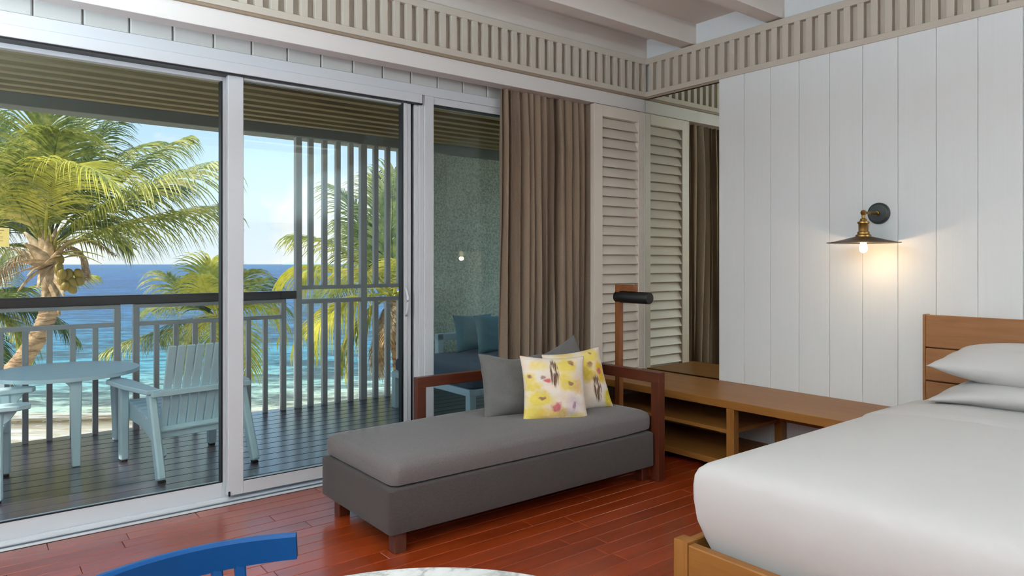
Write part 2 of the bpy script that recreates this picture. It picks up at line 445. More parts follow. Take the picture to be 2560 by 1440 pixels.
def mk_floral(name, spots, strokes):
    """printed cotton: soft watercolour blooms at given places of the cushion face (local x, z in metres)"""
    m, t, b = principled(name, lin((226, 214, 200)), 0.85, 0.15)
    tc = t.n('ShaderNodeTexCoord'); co = tc.outputs['Object']
    nz = t.noise(co, 14, 3, 0.6); nf = t.noise(co, 45, 3, 0.6)
    va = t.n('ShaderNodeVectorMath', operation='SUBTRACT'); t.l(nz.outputs['Color'], va.inputs[0]); va.inputs[1].default_value = (0.5, 0.5, 0.5)
    vs = t.n('ShaderNodeVectorMath', operation='SCALE'); t.l(va.outputs[0], vs.inputs[0]); vs.inputs['Scale'].default_value = 0.085
    vd = t.n('ShaderNodeVectorMath', operation='ADD'); t.l(co, vd.inputs[0]); t.l(vs.outputs[0], vd.inputs[1])
    vs2 = t.n('ShaderNodeVectorMath', operation='SCALE'); t.l(va.outputs[0], vs2.inputs[0]); vs2.inputs['Scale'].default_value = 0.055
    vd2 = t.n('ShaderNodeVectorMath', operation='ADD'); t.l(co, vd2.inputs[0]); t.l(vs2.outputs[0], vd2.inputs[1])
    base = t.ramp(nz.outputs['Fac'], [(0.35, lin((230, 208, 188))), (0.6, lin((230, 220, 206)))])
    col = base
    for (x, z, rx, rz, rgb, op) in spots:
        if rgb == MAR: rx, rz, op = rx * .8, rz * .75, .7
        mp = t.mapping(vd.outputs[0] if rx > .028 else vd2.outputs[0], (1 / rx, 0.0, 1 / rz), (-x / rx, 0, -z / rz))
        ln = t.n('ShaderNodeVectorMath', operation='LENGTH'); t.l(mp, ln.inputs[0])
        f = t.math('MULTIPLY', t.math('SUBTRACT', 1.2, ln.outputs['Value']), 1.7, clamp=True)
        f = t.math('MULTIPLY', f, t.math('MULTIPLY_ADD', nf.outputs['Fac'], 0.9, op - 0.35), clamp=True)
        col = t.mix(f, col, lin(rgb))
    for (x, z, rx, rz, rot, rgb) in strokes:
        mp0 = t.mapping(co, (1, 0, 1), (-x, 0, -z)); mp = t.mapping(mp0, (1 / rx, 1, 1 / rz), rot=(0, rot, 0))
        ln = t.n('ShaderNodeVectorMath', operation='LENGTH'); t.l(mp, ln.inputs[0])
        st = t.noise(t.mapping(mp0, (130, 1, 16), rot=(0, rot, 0)), 1.0, 2, 0.5)
        f = t.math('MULTIPLY', t.math('SUBTRACT', 1.0, ln.outputs['Value']), 4, clamp=True)
        f = t.math('MULTIPLY', f, t.math('MULTIPLY', t.math('SUBTRACT', st.outputs['Fac'], 0.40), 8, clamp=True))
        col = t.mix(f, col, lin(rgb))
    t.l(col, b.inputs['Base Color'])
    w1 = t.noise(t.mapping(co, (5, 5, 9)), 1.6, 3, 0.5, 0.6); set_bump(t, b, w1.outputs['Fac'], 0.35, 0.02)
    return m
YEL, PNK, MAR, BRN, LIL = (224, 200, 96), (206, 110, 112), (138, 84, 88), (104, 76, 58), (206, 188, 200)
M['floral_a'] = mk_floral('floral_print_a', [
    (0.06, 0.30, .07, .05, YEL, .9), (-0.10, 0.30, .06, .03, (230, 205, 110), .6), (-0.15, 0.23, .035, .035, YEL, .8), (-0.13, 0.185, .05, .03, YEL, .8),
    (0.05, 0.21, .05, .05, YEL, .8), (0.11, 0.19, .04, .04, (214, 176, 90), .6), (-0.10, 0.12, .075, .04, YEL, .9), (-0.14, 0.05, .06, .05, YEL, .9),
    (-0.06, 0.04, .08, .035, (226, 190, 90), .7), (0.03, 0.05, .05, .03, (214, 176, 96), .7), (0.09, 0.09, .05, .06, LIL, .5), (0.12, 0.03, .06, .03, YEL, .6),
    (-0.02, 0.08, .03, .025, PNK, .9), (0.09, 0.315, .025, .025, MAR, .9), (-0.15, 0.245, .014, .012, MAR, .9), (-0.08, 0.235, .016, .016, MAR, .9),
    (-0.06, 0.215, .02, .01, PNK, .9), (0.07, 0.21, .018, .012, MAR, .9), (-0.09, 0.125, .03, .012, MAR, .9), (0.09, 0.085, .015, .02, (150, 110, 130), .8)],
    [(-0.015, 0.26, .03, .085, 0.25, BRN)])
M['floral_b'] = mk_floral('floral_print_b', [
    (0.10, 0.31, .07, .05, YEL, .8), (-0.06, 0.33, .07, .04, (226, 200, 100), .6), (0.02, 0.24, .07, .07, YEL, .9), (0.13, 0.21, .04, .06, (220, 184, 50), .95),
    (-0.12, 0.20, .06, .05, YEL, .7), (0.16, 0.05, .03, .05, (214, 190, 60), .9), (-0.10, 0.06, .08, .05, YEL, .7), (0.04, 0.20, .04, .05, (200, 170, 60), .6),
    (0.10, 0.325, .016, .014, MAR, .9), (0.07, 0.255, .022, .022, MAR, .9), (0.12, 0.215, .022, .018, PNK, .9), (-0.10, 0.2, .02, .02, MAR, .8)],
    [(0.085, 0.12, .035, .085, 0.35, BRN)])

# ------------------------------------------------------------------ the room: floor
XW, YC = 4.15, 3.60
FLOOR_X0, FLOOR_Y0 = -2.2, -2.8
floor = box('floor', M['floor_base'], (FLOOR_X0, FLOOR_Y0, -0.10), (XW, 3.74, -0.012), bev=0)
tag(floor, 'glossy red brown hardwood floor of the bedroom', 'floor', kind='structure')
PW = 0.0905
rest = bmesh.new(); row = 0; y = 3.738
while y - PW > FLOOR_Y0:
    x = FLOOR_X0 + rnd.uniform(-1.0, 0)
    while x < XW:
        L = rnd.choice((0.62, 0.78, 0.9, 1.05, 1.2, 1.35)); a, b2 = max(x, FLOOR_X0), min(x + L, XW)
        if b2 - a > 0.02:
            lo, hi = (a + 0.0010, y - PW + 0.0009, -0.012), (b2 - 0.0010, y - 0.0009, 0.0)
            if y > 1.30 and b2 > 0.0 and a < 3.55: box('floor_plank', M['floor_wood'], lo, hi, floor, bev=0.0018)
            else: add_box(rest, lo, hi)
        x += L
    y -= PW; row += 1
tag(poly('plank_field', rest, M['floor_wood'], floor), kind='stuff')

# ------------------------------------------------------------------ walls and ceiling
ceil = box('ceiling', M['ceiling'], (FLOOR_X0 - .1, FLOOR_Y0 - .1, 2.96), (5.4, 4.0, 3.06), bev=0)
tag(ceil, 'white bedroom ceiling with exposed beams', 'ceiling', kind='structure')
by = 3.284
while by > FLOOR_Y0:
    box('ceiling_beam', M['ceiling'], (FLOOR_X0, by - .118, 2.812), (4.17, by, 2.962), ceil, bev=0.003)
    by -= 0.69
wl = box('wall_left', M['plaster'], (FLOOR_X0 - .12, FLOOR_Y0, 0), (FLOOR_X0, 4.0, 2.97), bev=0)
tag(wl, 'plain white plaster wall at the left end of the room', 'wall', kind='structure')
wf = box('wall_front', M['plaster'], (FLOOR_X0, FLOOR_Y0 - .12, 0), (4.3, FLOOR_Y0, 2.97), bev=0)
tag(wf, 'plain white plaster wall opposite the glass doors', 'wall', kind='structure')
wr = box('wall_right', M['white_wall'], (4.165, FLOOR_Y0, 0), (4.30, 3.64, 2.97), bev=0)
tag(wr, 'white wall of wide vertical boards behind the bed', 'wall', kind='structure')
seams = [2.946, 2.747, 2.5525]
while seams[-1] > FLOOR_Y0: seams.append(seams[-1] - 0.1965)
for a, b2 in zip(seams[1:], seams[:-1]):
    box('wall_board', M['white_wall'], (4.128, max(a, FLOOR_Y0) + .0008, 0.01), (4.167, b2 - .0008, 2.515), wr, bev=0.002)
wb = box('wall_back', M['plaster'], (FLOOR_X0, 3.665, 2.405), (4.2, 3.735, 2.97), bev=0.002)
tag(wb, 'white wall above the glass doors', 'wall', kind='structure')
box('valance', M['valance'], (FLOOR_X0, 3.632, 2.402), (4.16, 3.735, 2.52), wb, bev=0.002)
box('upper_band', M['ceiling'], (FLOOR_X0, 3.628, 2.79), (4.17, 3.70, 2.965), wb, bev=0)
bk = bmesh.new()
add_box(bk, (FLOOR_X0, 3.835, 2.295), (5.4, 4.0, 2.97)); add_box(bk, (3.55, 3.835, 0), (5.4, 4.0, 2.30)); add_box(bk, (FLOOR_X0, 3.835, 0), (-1.02, 4.0, 2.30))
poly('outer_wall', bk, M['plaster'], wb)
x = -2.2 + 0.13
while x < 3.6:
    box('wall_block', M['block'], (x + .003, 3.815, 2.345), (x + .191, 3.84, 2.60), wb, bev=0.006)
    x += 0.194

# carved cornices: backing, two rails and a row of upright slats
def cornice(name, label, along, a0, a1, face, first):
    def lohi(s0, s1, d0, d1, z0, z1):
        if along == 'x': return (s0, face + d0, z0), (s1, face + d1, z1)
        return (face + d0, s0, z0), (face + d1, s1, z1)
    rail = M['beige_rail'] if along == 'x' else M['beige_trim']
    root = box(name, M['beige_trim'], *lohi(a0, a1, .040, .054, 2.53, 2.795), bev=0)
    tag(root, label, 'cornice', kind='structure')
    box('cornice_rail', M['beige_rail'], *lohi(a0, a1, 0, .044, 2.509, 2.547), root, bev=0.002)
    box('cornice_rail', M['beige_rail'], *lohi(a0, a1, 0, .044, 2.755, 2.800), root, bev=0.002)
    box('cornice_edge', M['edge_brown'], *lohi(a0, a1, .012, .034, 2.496, 2.510), root, bev=0.001)
    s = first
    while s > a0 + .04:
        if s < a1: box('cornice_slat', M['beige_trim'], *lohi(s - .0385, s, 0.003, .043, 2.546, 2.756), root, bev=0.0015)
        s -= 0.0788
    return root
cornice('trim_1', 'beige slatted cornice running above the glass doors', 'x', FLOOR_X0, 4.16, 3.600, 4.131)
cornice('trim_2', 'beige slatted cornice running above the boarded bed wall', 'y', FLOOR_Y0, 3.602, 4.118, 3.568)

# ------------------------------------------------------------------ glazing
A = M['alu']
t3 = box('trim_3', A, (-1.02, 3.78, 2.287), (3.56, 3.90, 2.346), bev=0.002)
tag(t3, 'white aluminium head frame above the glass doors', 'door frame', kind='structure')
box('track_cover', A, (-1.02, 3.762, 2.230), (2.247, 3.80, 2.285), t3, bev=0.0015)
box('track_shadow_gap', M['gasket'], (-1.02, 3.775, 2.222), (2.253, 3.90, 2.231), t3, bev=0)
box('cover_end_gap', M['gasket'], (2.247, 3.774, 2.224), (2.256, 3.80, 2.287), t3, bev=0)
sill = box('trim_4', A, (-1.02, 3.742, 0.0), (3.56, 3.765, 0.007), bev=0.002)
tag(sill, 'white aluminium threshold under the glass doors', 'threshold', kind='structure')
box('track_channel', M['track'], (-1.02, 3.765, -0.02), (3.56, 3.795, 0.004), sill, bev=0)
box('track_bed', A, (-1.02, 3.795, -0.03), (3.56, 3.96, 0.010), sill, bev=0.001)
box('track_ridge', A, (-1.02, 3.838, 0.0), (3.56, 3.842, 0.016), sill, bev=0)

def pane(name, parent, x0, x1, yc, z0, z1):
    return box(name, M['glass'], (x0, yc - .004, z0), (x1, yc + .004, z1), parent, bev=0)
d1 = box('door_1', A, (1.085, 3.85, .012), (1.135, 3.892, 2.232), bev=0.002)
tag(d1, 'left sliding glass door leaf in front of the outdoor armchair', 'sliding door', kind='structure')
box('bottom_rail', A, (-1.0, 3.85, .012), (1.085, 3.892, .093), d1, bev=0.002)
box('top_rail', A, (-1.0, 3.85, 2.20), (1.085, 3.892, 2.26), d1, bev=0.002)
box('stile', A, (-1.0, 3.85, .09), (-0.92, 3.892, 2.23), d1, bev=0.002)
box('gasket', M['gasket'], (1.078, 3.848, .093), (1.086, 3.893, 2.20), d1, bev=0)
box('gasket', M['gasket'], (-.92, 3.849, .092), (1.08, 3.86, .097), d1, bev=0)
pane('pane', d1, -0.92, 1.08, 3.871, .09, 2.21)
d2 = box('door_2', A, (1.097, 3.792, .030), (1.177, 3.832, 2.236), bev=0.003)
tag(d2, 'right sliding glass door leaf in front of the slatted screen', 'sliding door', kind='structure')
box('bottom_rail', A, (1.177, 3.792, .030), (2.134, 3.832, .098), d2, bev=0.002)
box('top_rail', A, (1.177, 3.80, 2.212), (2.134, 3.832, 2.25), d2, bev=0.002)
box('stile', A, (2.134, 3.792, .030), (2.160, 3.832, 2.236), d2, bev=0.002)
st2 = box('stile', A, (2.161, 3.797, .030), (2.187, 3.832, 2.236), d2, bev=0.002)
box('gasket', M['gasket'], (2.120, 3.795, .098), (2.135, 3.83, 2.22), d2, bev=0)
box('gasket', M['gasket'], (1.177, 3.793, .097), (2.12, 3.80, .101), d2, bev=0)
box('bumper', M['gasket'], (1.098, 3.786, .030), (1.108, 3.792, .055), d2, bev=0.001)
pane('pane', d2, 1.177, 2.125, 3.812, .095, 2.22)
hb = bmesh.new(); tube(hb, [Vector((2.148 + .0, 3.792 - .028 * math.sin(PI * k / 10), 0.92 + .17 * k / 10)) for k in range(11)], 0.008, 8)
poly('handle', hb, A, st2, True)
w1o = box('window_1', A, (2.276, 3.782, 0.0), (2.343, 3.90, 2.288), bev=0.003)
tag(w1o, 'fixed window pane beside the brown curtain', 'window', kind='structure')
box('jamb', A, (2.214, 3.80, 0.0), (2.240, 3.90, 2.288), w1o, bev=0.002)
box('jamb', A, (2.240, 3.79, 0.0), (2.276, 3.90, 2.288), w1o, bev=0.002)
box('jamb_gap', M['gasket'], (2.186, 3.825, 0.0), (2.216, 3.90, 2.24), w1o, bev=0)
box('head', A, (2.343, 3.79, 2.242), (3.56, 3.89, 2.288), w1o, bev=0.002)
box('gasket', M['gasket'], (2.343, 3.795, 2.237), (3.56, 3.85, 2.2425), w1o, bev=0)
box('bottom_rail', A, (2.343, 3.79, 0.010), (3.56, 3.89, 0.09), w1o, bev=0.002)
box('stile', A, (3.51, 3.79, 0.01), (3.56, 3.89, 2.288), w1o, bev=0.002)
pane('pane', w1o, 2.343, 3.52, 3.84, .085, 2.245)

M['paper'] = principled('pale_yellow_paper', lin((222, 208, 130)), 0.7, 0.2)[0]
M['ink'] = principled('faded_ink', lin((150, 132, 84)), 0.8, 0.1)[0]
st = thing('notice_sticker', 'pale yellow notice sticker with faded lines of print on the left glass door', 'sticker', (0.08, 3.86, 1.318))
box('paper', M['paper'], (-0.02, 3.8655, 1.318), (0.174, 3.8668, 1.402), st, bev=0)
for zz, xe in ((1.389, .155), (1.377, .147), (1.361, .152), (1.355, .150), (1.343, .152)):
    box('print_line', M['ink'], (-0.01, 3.8650, zz), (xe, 3.8656, zz + (.004 if zz > 1.38 else .002)), st, bev=0)

# ------------------------------------------------------------------ balcony
DZ = -0.02
bal = box('balcony_deck', M['dark'], (-2.2, 3.95, -0.30), (5.3, 6.06, -0.05), bev=0)
tag(bal, 'dark brown timber deck of the balcony', 'deck', kind='structure')
yb = 3.962; k = 0
while yb < 6.04:
    cuts = [-2.2, rnd.uniform(-1.5, -0.6), (2.33 if k == 12 else rnd.uniform(2.9, 4.6)), 5.3]
    for a, b2 in zip(cuts[:-1], cuts[1:]):
        box('deck_board', M['deck'], (a + .001, yb + .003, -0.05), (b2 - .001, min(yb + .137, 6.055), DZ), bal, bev=0.003)
    yb += 0.1395; k += 1
ws = box('wall_far', M['stucco'], (3.87, 6.03, -0.3), (5.3, 6.20, 2.42), bev=0)
tag(ws, 'grey green stucco wall at the sea side of the balcony', 'wall', kind='structure')
box('column', M['stucco'], (3.66, 5.99, -0.3), (3.869, 6.20, 2.42), ws, bev=0.004)
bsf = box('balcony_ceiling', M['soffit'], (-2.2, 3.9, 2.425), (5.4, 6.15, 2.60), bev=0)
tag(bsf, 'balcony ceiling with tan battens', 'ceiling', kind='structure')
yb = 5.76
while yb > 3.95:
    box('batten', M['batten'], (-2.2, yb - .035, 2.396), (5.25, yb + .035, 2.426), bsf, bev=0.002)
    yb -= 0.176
box('edge_beam', M['concrete'], (-2.2, 5.95, 2.335), (5.3, 6.15, 2.45), bsf, bev=0.004)

RG = M['rail_grey']
def rail_panel(label, x0, x1, xs, cut0=True):
    t = thing('balcony_railing', label, 'railing', ((x0 + x1) / 2, 5.975, DZ), 'railing panels under the dark handrail')
    box('top_rail', RG, (x0, 5.955, .902), (x1, 5.995, .930), t, bev=0.002)
    box('mid_rail', RG, (x0, 5.955, .765), (x1, 5.995, .797), t, bev=0.002)
    for a in (x0, x1 - .042): box('stile', RG, (a, 5.95, DZ), (a + .042, 6.0, .903), t, bev=0.002)
    for c in xs: box('baluster', RG, (c - .018, 5.957, DZ), (c + .018, 5.993, .766), t, bev=0.002)
    return t
rail_panel('grey railing panel behind the round outdoor table, left of the gap', -0.33, 0.947, [0.36 + .1415 * i for i in range(-4, 4)])
rail_panel('grey railing panel behind the outdoor armchair, right of the gap', 1.032, 2.206, [1.195 + .1395 * i for i in range(0, 7)])
rail_panel('grey railing panel at the far left end of the balcony', -1.62, -0.41, [-1.47 + .1395 * i for i in range(0, 8)])
hr = box('handrail', M['handrail'], (-1.75, 5.935, .932), (2.292, 6.02, 1.0), bev=0.006)
tag(hr, 'dark timber handrail on top of the grey balcony railing', 'handrail')
sr = thing('slatted_screen', 'tall grey screen of upright slats at the right of the balcony', 'screen', (2.95, 5.97, DZ))
box('corner_post', RG, (2.292, 5.95, DZ), (2.345, 6.01, 2.34), sr, bev=0.003)
box('middle_post', RG, (2.905, 5.95, DZ), (2.965, 6.01, 2.34), sr, bev=0.003)
box('end_post', RG, (3.62, 5.95, DZ), (3.665, 6.01, 2.34), sr, bev=0.003)
box('cross_rail', RG, (2.345, 5.955, 1.010), (3.63, 6.005, 1.044), sr, bev=0.002)
box('cross_rail', RG, (2.345, 5.955, .886), (3.63, 6.005, .924), sr, bev=0.002)
for c in (2.432, 2.560, 2.686, 2.812, 3.063, 3.188, 3.315, 3.440, 3.565):
    box('slat', RG, (c - .022, 5.957, 1.043), (c + .022, 6.0, 2.34), sr, bev=0.002)
    box('slat', RG, (c - .022, 5.957, DZ), (c + .022, 6.0, .888), sr, bev=0.002)

# outdoor armchair, front towards +y
OP, OX = M['out_paint'], M['out_paint_x']
def armchair(name, label, loc, rz):
    t = thing(name, label, 'armchair', loc, 'pale outdoor armchairs', rz)
    for s in (-1, 1):
        x = s * 0.281
        lf = beam('leg', OP, (x, .305, .012), (x, .305, .485), .052, .052, t, up=Vector((0, 1, 0)), bev=0.008)
        lr = beam('leg', OP, (x + s * .004, -.325, .012), (x - s * .006, -.145, .487), .046, .060, t, up=Vector((0, 1, 0)), bev=0.009)
        box('foot_cap', M['plant_rubber'], (x - .018, .287, 0), (x + .018, .323, .013), lf, bev=0.002)
        box('foot_cap', M['plant_rubber'], (x - .018, -.343, 0), (x + .018, -.307, .013), lr, bev=0.002)
        # arm: long flat paddle, wider in front
        am = prism('arm', OP, [(x - s * .045, -.19), (x - s * .05, .25), (x - s * .035, .44), (x + s * .03, .455), (x + s * .075, .40), (x + s * .07, .1), (x + s * .035, -.19)], 'z', .487, .515, t, bev=0.005)
        prism('arm_bracket', OP, [(.29, .487), (.30, .37), (.325, .40), (.36, .43), (.40, .487)], 'x', x - .011, x + .011, am, bev=0.003)
        # sloping side rail with seat notches
        prism('side_rail', OP, [(.33, .335), (.30, .37), (.05, .335), (-.10, .27), (-.20, .17), (-.235, .17), (-.225, .22), (-.30, .10), (-.22, .10), (-.06, .19), (.1, .245), (.33, .265)][:6] +
              [(-.25, .13), (-.20, .095), (-.06, .19), (.1, .245), (.33, .265)], 'x', x - s * .045 - .013, x - s * .045 + .013, t, bev=0.003)
    for i in range(9):
        f = i / 8; yy = .31 - .47 * f; zz = .372 - .105 * f ** 1.6
        o = box('seat_slat', OX, (-.255, yy - .022, zz - .009), (.255, yy + .022, zz + .009), t, bev=0.004)
        o.rotation_euler = (0.12 + 0.22 * f, 0, 0)
    for i in range(8):
        x = -.205 + .0535 * i
        beam('back_slat', OP, (x, -.115, .215), (x * 1.03 + .008, -.280, .775), .0475, .014, t, up=Vector((0, 1, 0)), bev=0.004)
    beam('lower_back_rail', OX, (-.26, -.140, .235), (.26, -.140, .235), .022, .055, t, bev=0.004)
    beam('upper_back_rail', OX, (-.30, -.222, .492), (.30, -.222, .492), .030, .034, t, bev=0.004)
    return t
armchair('outdoor_armchair', 'pale blue slatted outdoor armchair with its back to the glass, right of the round table', (1.145, 4.80, DZ), math.radians(8.5))
armchair('outdoor_armchair', 'pale blue outdoor armchair cut off by the left edge of the photo', (-0.12, 4.90, DZ), math.radians(-96.0))

# round outdoor table of boards
tb = thing('outdoor_table', 'low round pale blue outdoor table with boarded top', 'table', (0.556, 5.50, DZ))
TC, TR, TZ = (0.556, 5.50), 0.428, 0.535
nb = 7; bwid = 2 * TR / nb
for i in range(nb):
    y0, y1 = -TR + i * bwid + .0015, -TR + (i + 1) * bwid - .0015
    pts = []
    N = 10
    for j in range(N + 1):
        yy = y0 + (y1 - y0) * j / N; pts.append((TC[0] + math.sqrt(max(TR * TR - yy * yy, 0)), TC[1] + yy))
    for j in range(N, -1, -1):
        yy = y0 + (y1 - y0) * j / N; pts.append((TC[0] - math.sqrt(max(TR * TR - yy * yy, 0)), TC[1] + yy))
    clean = []
    for p in pts:
        if not clean or (Vector(p) - Vector(clean[-1])).length > 1e-4: clean.append(p)
    if (Vector(clean[0]) - Vector(clean[-1])).length < 1e-4: clean.pop()
    prism('top_board', OX, clean, 'z', TZ - .024, TZ, tb, bev=0)
for ang in (-88, 32, 152):
    a = math.radians(ang); rx, ry = math.cos(a), math.sin(a); r = TR * .86
    p = Vector((TC[0] + rx * r, TC[1] + ry * r, TZ - .024)); q = Vector((TC[0] + rx * (r + .015), TC[1] + ry * (r + .015), DZ))
    beam('leg', OP, p, q, .064, .040, tb, up=Vector((rx, ry, 0)), w2=.044, h2=.036, bev=0.005)
    beam('apron', OP, (TC[0], TC[1], TZ - .055), (TC[0] + rx * r, TC[1] + ry * r, TZ - .055), .022, .06, tb)

# outdoor daybed with cushions
db = thing('outdoor_daybed', 'pale framed outdoor daybed with grey blue mattress by the stucco wall', 'daybed', (3.8, 4.9, DZ))
DX0, DX1, DY0, DY1 = 2.975, 4.75, 4.30, 5.50
box('frame_rail', OX, (DX0, DY0, .245), (DX1, DY0 + .05, .295), db, bev=0.004)
box('frame_rail', OX, (DX0, DY1 - .05, .245), (DX1, DY1, .295), db, bev=0.004)
box('frame_rail', OP, (DX0, DY0, .245), (DX0 + .05, DY1, .296), db, bev=0.004)
box('frame_rail', OP, (DX1 - .05, DY0, .245), (DX1, DY1, .296), db, bev=0.004)
for x in (DX0, DX1 - .06):
    for y in (DY0, DY1 - .06): box('leg', OP, (x, y, DZ), (x + .06, y + .06, .25), db, bev=0.004)
box('slat_base', OX, (DX0 + .04, DY0 + .04, .27), (DX1 - .04, DY1 - .04, .288), db, bev=0.002)
box('back_post', OP, (3.44, DY1 - .02, .25), (3.50, DY1 + .04, .59), db, bev=0.004)
box('back_post', OP, (DX1 - .06, DY1 - .02, .25), (DX1, DY1 + .04, .59), db, bev=0.004)
box('back_rail', OX, (3.44, DY1 - .02, .53), (DX1, DY1 + .04, .591), db, bev=0.004)
box('arm_rail', OP, (DX1 - .06, DY0, .53), (DX1, DY1, .591), db, bev=0.004)
box('arm_post', OP, (DX1 - .06, DY0, .25), (DX1, DY0 + .06, .56), db, bev=0.004)
loft_box('mattress', M['daybed_fabric'], (DX0 + DX1 - .06) / 2, (DY0 + DY1 - .02) / 2, (DX1 - DX0) / 2 - .03, (DY1 - DY0) / 2 - .01,
         [(0.03, .297, .05), (0.005, .315, .05), (0, .36, .06), (0.006, .40, .06), (0.035, .422, .05), (.15, .428, .05), (.5, .43, .02)], db)
cushion('outdoor_cushion', 'blue grey outdoor cushion at the left on the daybed', M['teal_fabric'], (3.77, 5.33, .425), math.radians(-6), math.radians(-16), 0, .42, .35, .13, 3, 'cushions on the daybed')
cushion('outdoor_cushion', 'blue grey outdoor cushion leaning in front, touching the curtain edge', M['teal_fabric'], (3.88, 5.13, .425), math.radians(-4), math.radians(-14), 0, .46, .35, .14, 5, 'cushions on the daybed')

# ------------------------------------------------------------------ outside: sea, beach, island, palms
SEA_Z = -4.6
def mk_sea():
    m, t, b = principled('sea_water', G(0.2), 0.32, 0.30)
    tc = t.n('ShaderNodeTexCoord'); co = tc.outputs['Object']
    sp = t.n('ShaderNodeSeparateXYZ'); t.l(co, sp.inputs[0]); d = sp.outputs['Y']
    wn = t.noise(co, 0.09, 4, 0.55); dd = t.math('ADD', d, t.math('MULTIPLY', t.math('SUBTRACT', wn.outputs['Fac'], 0.5), 14.0))
    lg = t.math('DIVIDE', t.math('LOGARITHM', t.math('MAXIMUM', dd, 5.0), 10.0), 3.3)
    P = lambda m_: math.log10(m_) / 3.3
    base = t.ramp(lg, [(P(24.5), lin((186, 178, 154))), (P(29), lin((166, 162, 132))), (P(34), lin((122, 152, 138))), (P(42), lin((66, 126, 134))),
                       (P(55), lin((36, 100, 122))), (P(90), lin((28, 82, 120))), (P(200), lin((24, 68, 116))), (P(1900), lin((44, 92, 134)))])
    r1 = t.noise(t.mapping(co, (0.30, 0.75, 1)), 1.0, 8, 0.72, 0.6); r2 = t.noise(t.mapping(co, (1.6, 3.2, 1)), 1.0, 6, 0.7, 0.4)
    r3 = t.noise(t.mapping(co, (0.05, 0.14, 1)), 1.0, 8, 0.7, 0.5)
    s = t.math('ADD', t.math('MULTIPLY', r1.outputs['Fac'], 0.6), t.math('MULTIPLY', r2.outputs['Fac'], 0.25))
    r4 = t.noise(t.mapping(co, (0.010, 0.034, 1)), 1.0, 8, 0.72, 0.4)
    s = t.math('ADD', s, t.math('ADD', t.math('MULTIPLY', r3.outputs['Fac'], 0.35), t.math('MULTIPLY', r4.outputs['Fac'], 0.20)))
    hv = t.n('ShaderNodeHueSaturation'); t.l(base, hv.inputs['Color'])
    t.l(t.ramp(s, [(0.635, G(0.30)), (0.69, G(0.85)), (0.75, G(2.1))]), hv.inputs['Value'])
    foam = t.math('MULTIPLY', t.math('SUBTRACT', r1.outputs['Fac'], 0.68), 9, clamp=True)
    t.l(t.mix(t.math('MULTIPLY', foam, 0.35), hv.outputs[0], lin((235, 240, 240))), b.inputs['Base Color'])
    set_bump(t, b, s, 0.8, 0.5); return m
M['sea'] = mk_sea()
def mk_sand():
    m, t, b = principled('wet_sand', G(0.5), 0.9, 0.1)
    tc = t.n('ShaderNodeTexCoord'); co = tc.outputs['Object']
    sp = t.n('ShaderNodeSeparateXYZ'); t.l(co, sp.inputs[0]); d = sp.outputs['Y']
    n1 = t.noise(t.mapping(co, (0.5, 1.4, 1)), 1.3, 6, 0.65, 0.5); n2 = t.noise(co, 3.5, 5, 0.7)
    c = t.ramp(n1.outputs['Fac'], [(0.35, lin((176, 156, 124))), (0.5, lin((206, 192, 170))), (0.62, lin((228, 224, 214)))])
    wv = t.math('ADD', d, t.math('MULTIPLY', n1.outputs['Fac'], 2.2))
    band = t.math('SUBTRACT', 1.0, t.math('MULTIPLY', t.math('ABSOLUTE', t.math('SUBTRACT', wv, 28.2)), 0.5), clamp=True)
    wf = t.math('MULTIPLY', band, t.math('MULTIPLY', t.math('SUBTRACT', n2.outputs['Fac'], 0.30), 8, clamp=True))
    t.l(t.mix(wf, c, lin((96, 78, 42))), b.inputs['Base Color']); set_bump(t, b, n2.outputs['Fac'], 0.5, 0.05); return m
M['sand'] = mk_sand()
SHORE = math.atan2(.86, .51) - PI / 2      # outward from the beach
bm = bmesh.new(); N = 72
rings = [3, 8, 14, 20, 24, 27, 30, 34, 40, 48, 58, 72, 90, 120, 170, 260, 420, 700, 1150, 1900]
rows = [[bm.verts.new((r * math.cos(2 * PI * k / N), r * math.sin(2 * PI * k / N), 0)) for k in range(N)] for r in rings]
for i in range(len(rows) - 1):
    for k in range(N): bm.faces.new((rows[i][k], rows[i][(k + 1) % N], rows[i + 1][(k + 1) % N], rows[i + 1][k]))
sea = poly('sea', bm, M['sea']); sea.location = (0, 0, SEA_Z); sea.rotation_euler = (0, 0, SHORE)
tag(sea, 'blue sea turning turquoise towards the beach', 'sea', kind='stuff')
bm = bmesh.new(); nx, ny = 80, 44; grid = {}
for i in range(nx + 1):
    for j in range(ny + 1):
        x = -80 + 160 * i / nx; y = -14 + 46 * j / ny
        z = 0.42 - 0.0 * y + (0 if y < 22.5 else -(y - 22.5) * 0.062) + 0.10 * noise.noise(Vector((x * .22, y * .3, 1.3)))
        grid[i, j] = bm.verts.new((x, y, z))
for i in range(nx):
    for j in range(ny): bm.faces.new((grid[i, j], grid[i + 1, j], grid[i + 1, j + 1], grid[i, j + 1]))
beach = poly('beach', bm, M['sand'], None, True); beach.location = (0, 0, SEA_Z); beach.rotation_euler = (0, 0, SHORE)
tag(beach, 'pale beach with a line of brown seaweed at the waterline', 'beach', kind='stuff')
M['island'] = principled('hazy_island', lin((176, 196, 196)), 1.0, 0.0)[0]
bm = bmesh.new(); pa, pb = px(708, 661, 1650), px(830, 661, 1650)
for k in range(25):
    p = pa.lerp(pb, k / 24); h = 5.5 + 2.5 * noise.noise(Vector((k * .6, 0, 0)))
    h *= min(1, (24 - k) / 5 + .2, k / 3 + .3)
    for off in (-8, 0, 8):
        q = p + Vector((CF, SF, 0)) * off; q.z = SEA_Z + (h if off == 0 else 0); bm.verts.new(q)
bm.verts.ensure_lookup_table()
